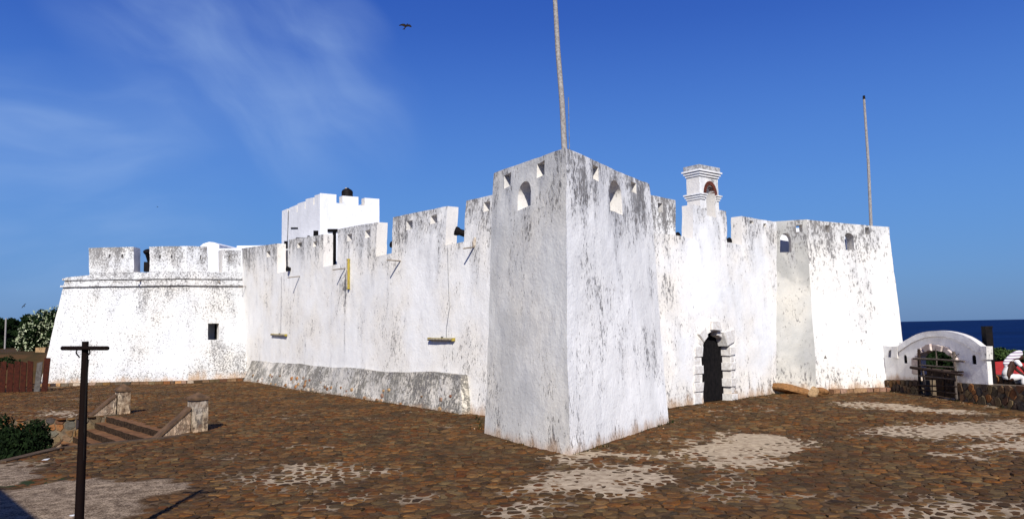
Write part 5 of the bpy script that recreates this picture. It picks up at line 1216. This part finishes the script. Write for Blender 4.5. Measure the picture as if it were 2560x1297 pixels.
# ------------------------------------------------------------------ birds and litter
def bird(c, sc, yaw, roll_, label):
    root = empty('bird', c, label=label, cat='bird', group='birds over the fort'); root.rotation_euler = (R(62), roll_, yaw)
    MB().tube([(0, .33*sc, 0), (0, .27*sc, 0), (0, .16*sc, 0), (0, 0, 0), (0, -.2*sc, 0), (0, -.3*sc, 0)], [.006*sc, .035*sc, .05*sc, .075*sc, .045*sc, .02*sc], 8).build('body', M_bird, root, 60)
    for s_ in (-1, 1):
        top = [(0, .10), (.22, .17), (.42, .14), (.62, .04), (.74, -.06)]; bot = [(.70, -.12), (.55, -.12), (.4, -.09), (.2, -.11), (0, -.12)]
        pl_ = top+bot; n = len(pl_); zf = lambda x: .10*math.sin(min(x, .5)*3.1)-.05*max(0, x-.4)*2
        vv = [(s_*a*sc, b*sc, zf(a)*sc+.008*sc) for a, b in pl_]+[(s_*a*sc, b*sc, zf(a)*sc-.008*sc) for a, b in pl_]
        f = []
        for k in range(4): f += [(k, k+1, n-2-k, n-1-k), (n+k, 2*n-1-k, 2*n-2-k, n+k+1)]
        f += [(i, n+i, n+(i+1) % n, (i+1) % n) for i in range(n)]
        mesh('wing', vv, f, M_bird, root)
    MB().add([(-.04*sc, -.22*sc, .01), (.04*sc, -.22*sc, .01), (.12*sc, -.42*sc, 0), (0, -.38*sc, 0), (-.12*sc, -.42*sc, 0), (-.04*sc, -.22*sc, -.01), (.04*sc, -.22*sc, -.01), (.12*sc, -.42*sc, -.015), (0, -.38*sc, -.015), (-.12*sc, -.42*sc, -.015)], [(0, 4, 3, 2, 1), (5, 6, 7, 8, 9), (0, 1, 6, 5), (1, 2, 7, 6), (2, 3, 8, 7), (3, 4, 9, 8), (4, 0, 5, 9)]).build('tail', M_bird, root)
bird(aty(1015, 66, 55), .85, R(-30), R(18), 'large dark kite gliding high above the curtain wall')
bird(aty(60, 764, 80), .42, R(10), R(-50), 'tiny bird low in the sky above the far left trees')
bird(aty(394, 517, 110), .22, R(-20), R(20), 'tiny bird speck in the sky above the left bastion')
for k, (x_, y_, lb2) in enumerate(((113, 1150, 'white paper scrap beside the kerb of the sunken path'), (172, 1293, 'white scrap at the foot of the wooden post'))):
    c = ath(x_, y_, .02); q = MB().add([(-.06, -.03, .0), (.06, -.02, .01), (.07, .04, .03), (-.05, .05, .01), (-.06, -.03, .006), (.06, -.02, .016), (.07, .04, .036), (-.05, .05, .016)], [(3, 2, 1, 0), (4, 5, 6, 7), (0, 1, 5, 4), (1, 2, 6, 5), (2, 3, 7, 6), (3, 0, 4, 7)])
    o = q.build('paper_scrap', M_litter, label=lb2, cat='litter'); o.location = c

# small weeds and fallen chips along the foot of the walls
wv_, wf_ = [], []
cv_, cf_, ct_ = [], [], []
for (a0, a1), (b0, b1) in zip(FOOT[:13], FOOT[1:14]):
    L_ = math.hypot(b0-a0, b1-a1); d_ = Vector(((b0-a0)/L_, (b1-a1)/L_)); o_ = Vector((d_.y, -d_.x)); s_ = random.random()
    while s_ < L_:
        base = Vector((a0, a1))+d_*s_+o_*random.uniform(.03, .16)
        if noise.noise(Vector((base.x*.9, base.y*.9, 3))) > -.05:
            for k in range(random.randint(4, 11)):
                an = random.uniform(0, 6.28); h_ = random.uniform(.03, .12); q = Vector((base.x+random.uniform(-.06, .06), base.y+random.uniform(-.06, .06), 0)); t = Vector((math.cos(an), math.sin(an), 0)); n0 = len(wv_)
                wv_ += [tuple(q-t*.008), tuple(q+t*.008), tuple(q+Vector((t.y, -t.x, 0))*h_*.6+Vector((0, 0, h_)))]; wf_.append((n0, n0+1, n0+2))
        for k in range(random.randint(0, 3)):
            q = Vector((a0, a1))+d_*(s_+random.uniform(-.3, .3))+o_*random.uniform(.02, .45)**1.3; r0 = random.uniform(.008, .032); n0 = len(cv_)
            cv_ += [(q.x+math.cos(j*1.257+k)*r0*random.uniform(.7, 1.3), q.y+math.sin(j*1.257+k)*r0*random.uniform(.7, 1.3), .0) for j in range(5)]+[(q.x, q.y, r0*.8)]
            cf_ += [(n0+j, n0+(j+1) % 5, n0+5) for j in range(5)]; ct_ += [random.random()]*6
        s_ += random.uniform(.12, .5)
mesh('weeds', wv_, wf_, M_leafd, kind='stuff', label='small weeds along the foot of the walls')
mesh('plaster_chips', cv_, cf_, M_ochre, kind='stuff', label='fallen chips of plaster and stone along the walls', attr={'tone': ('FLOAT', 'POINT', ct_)})
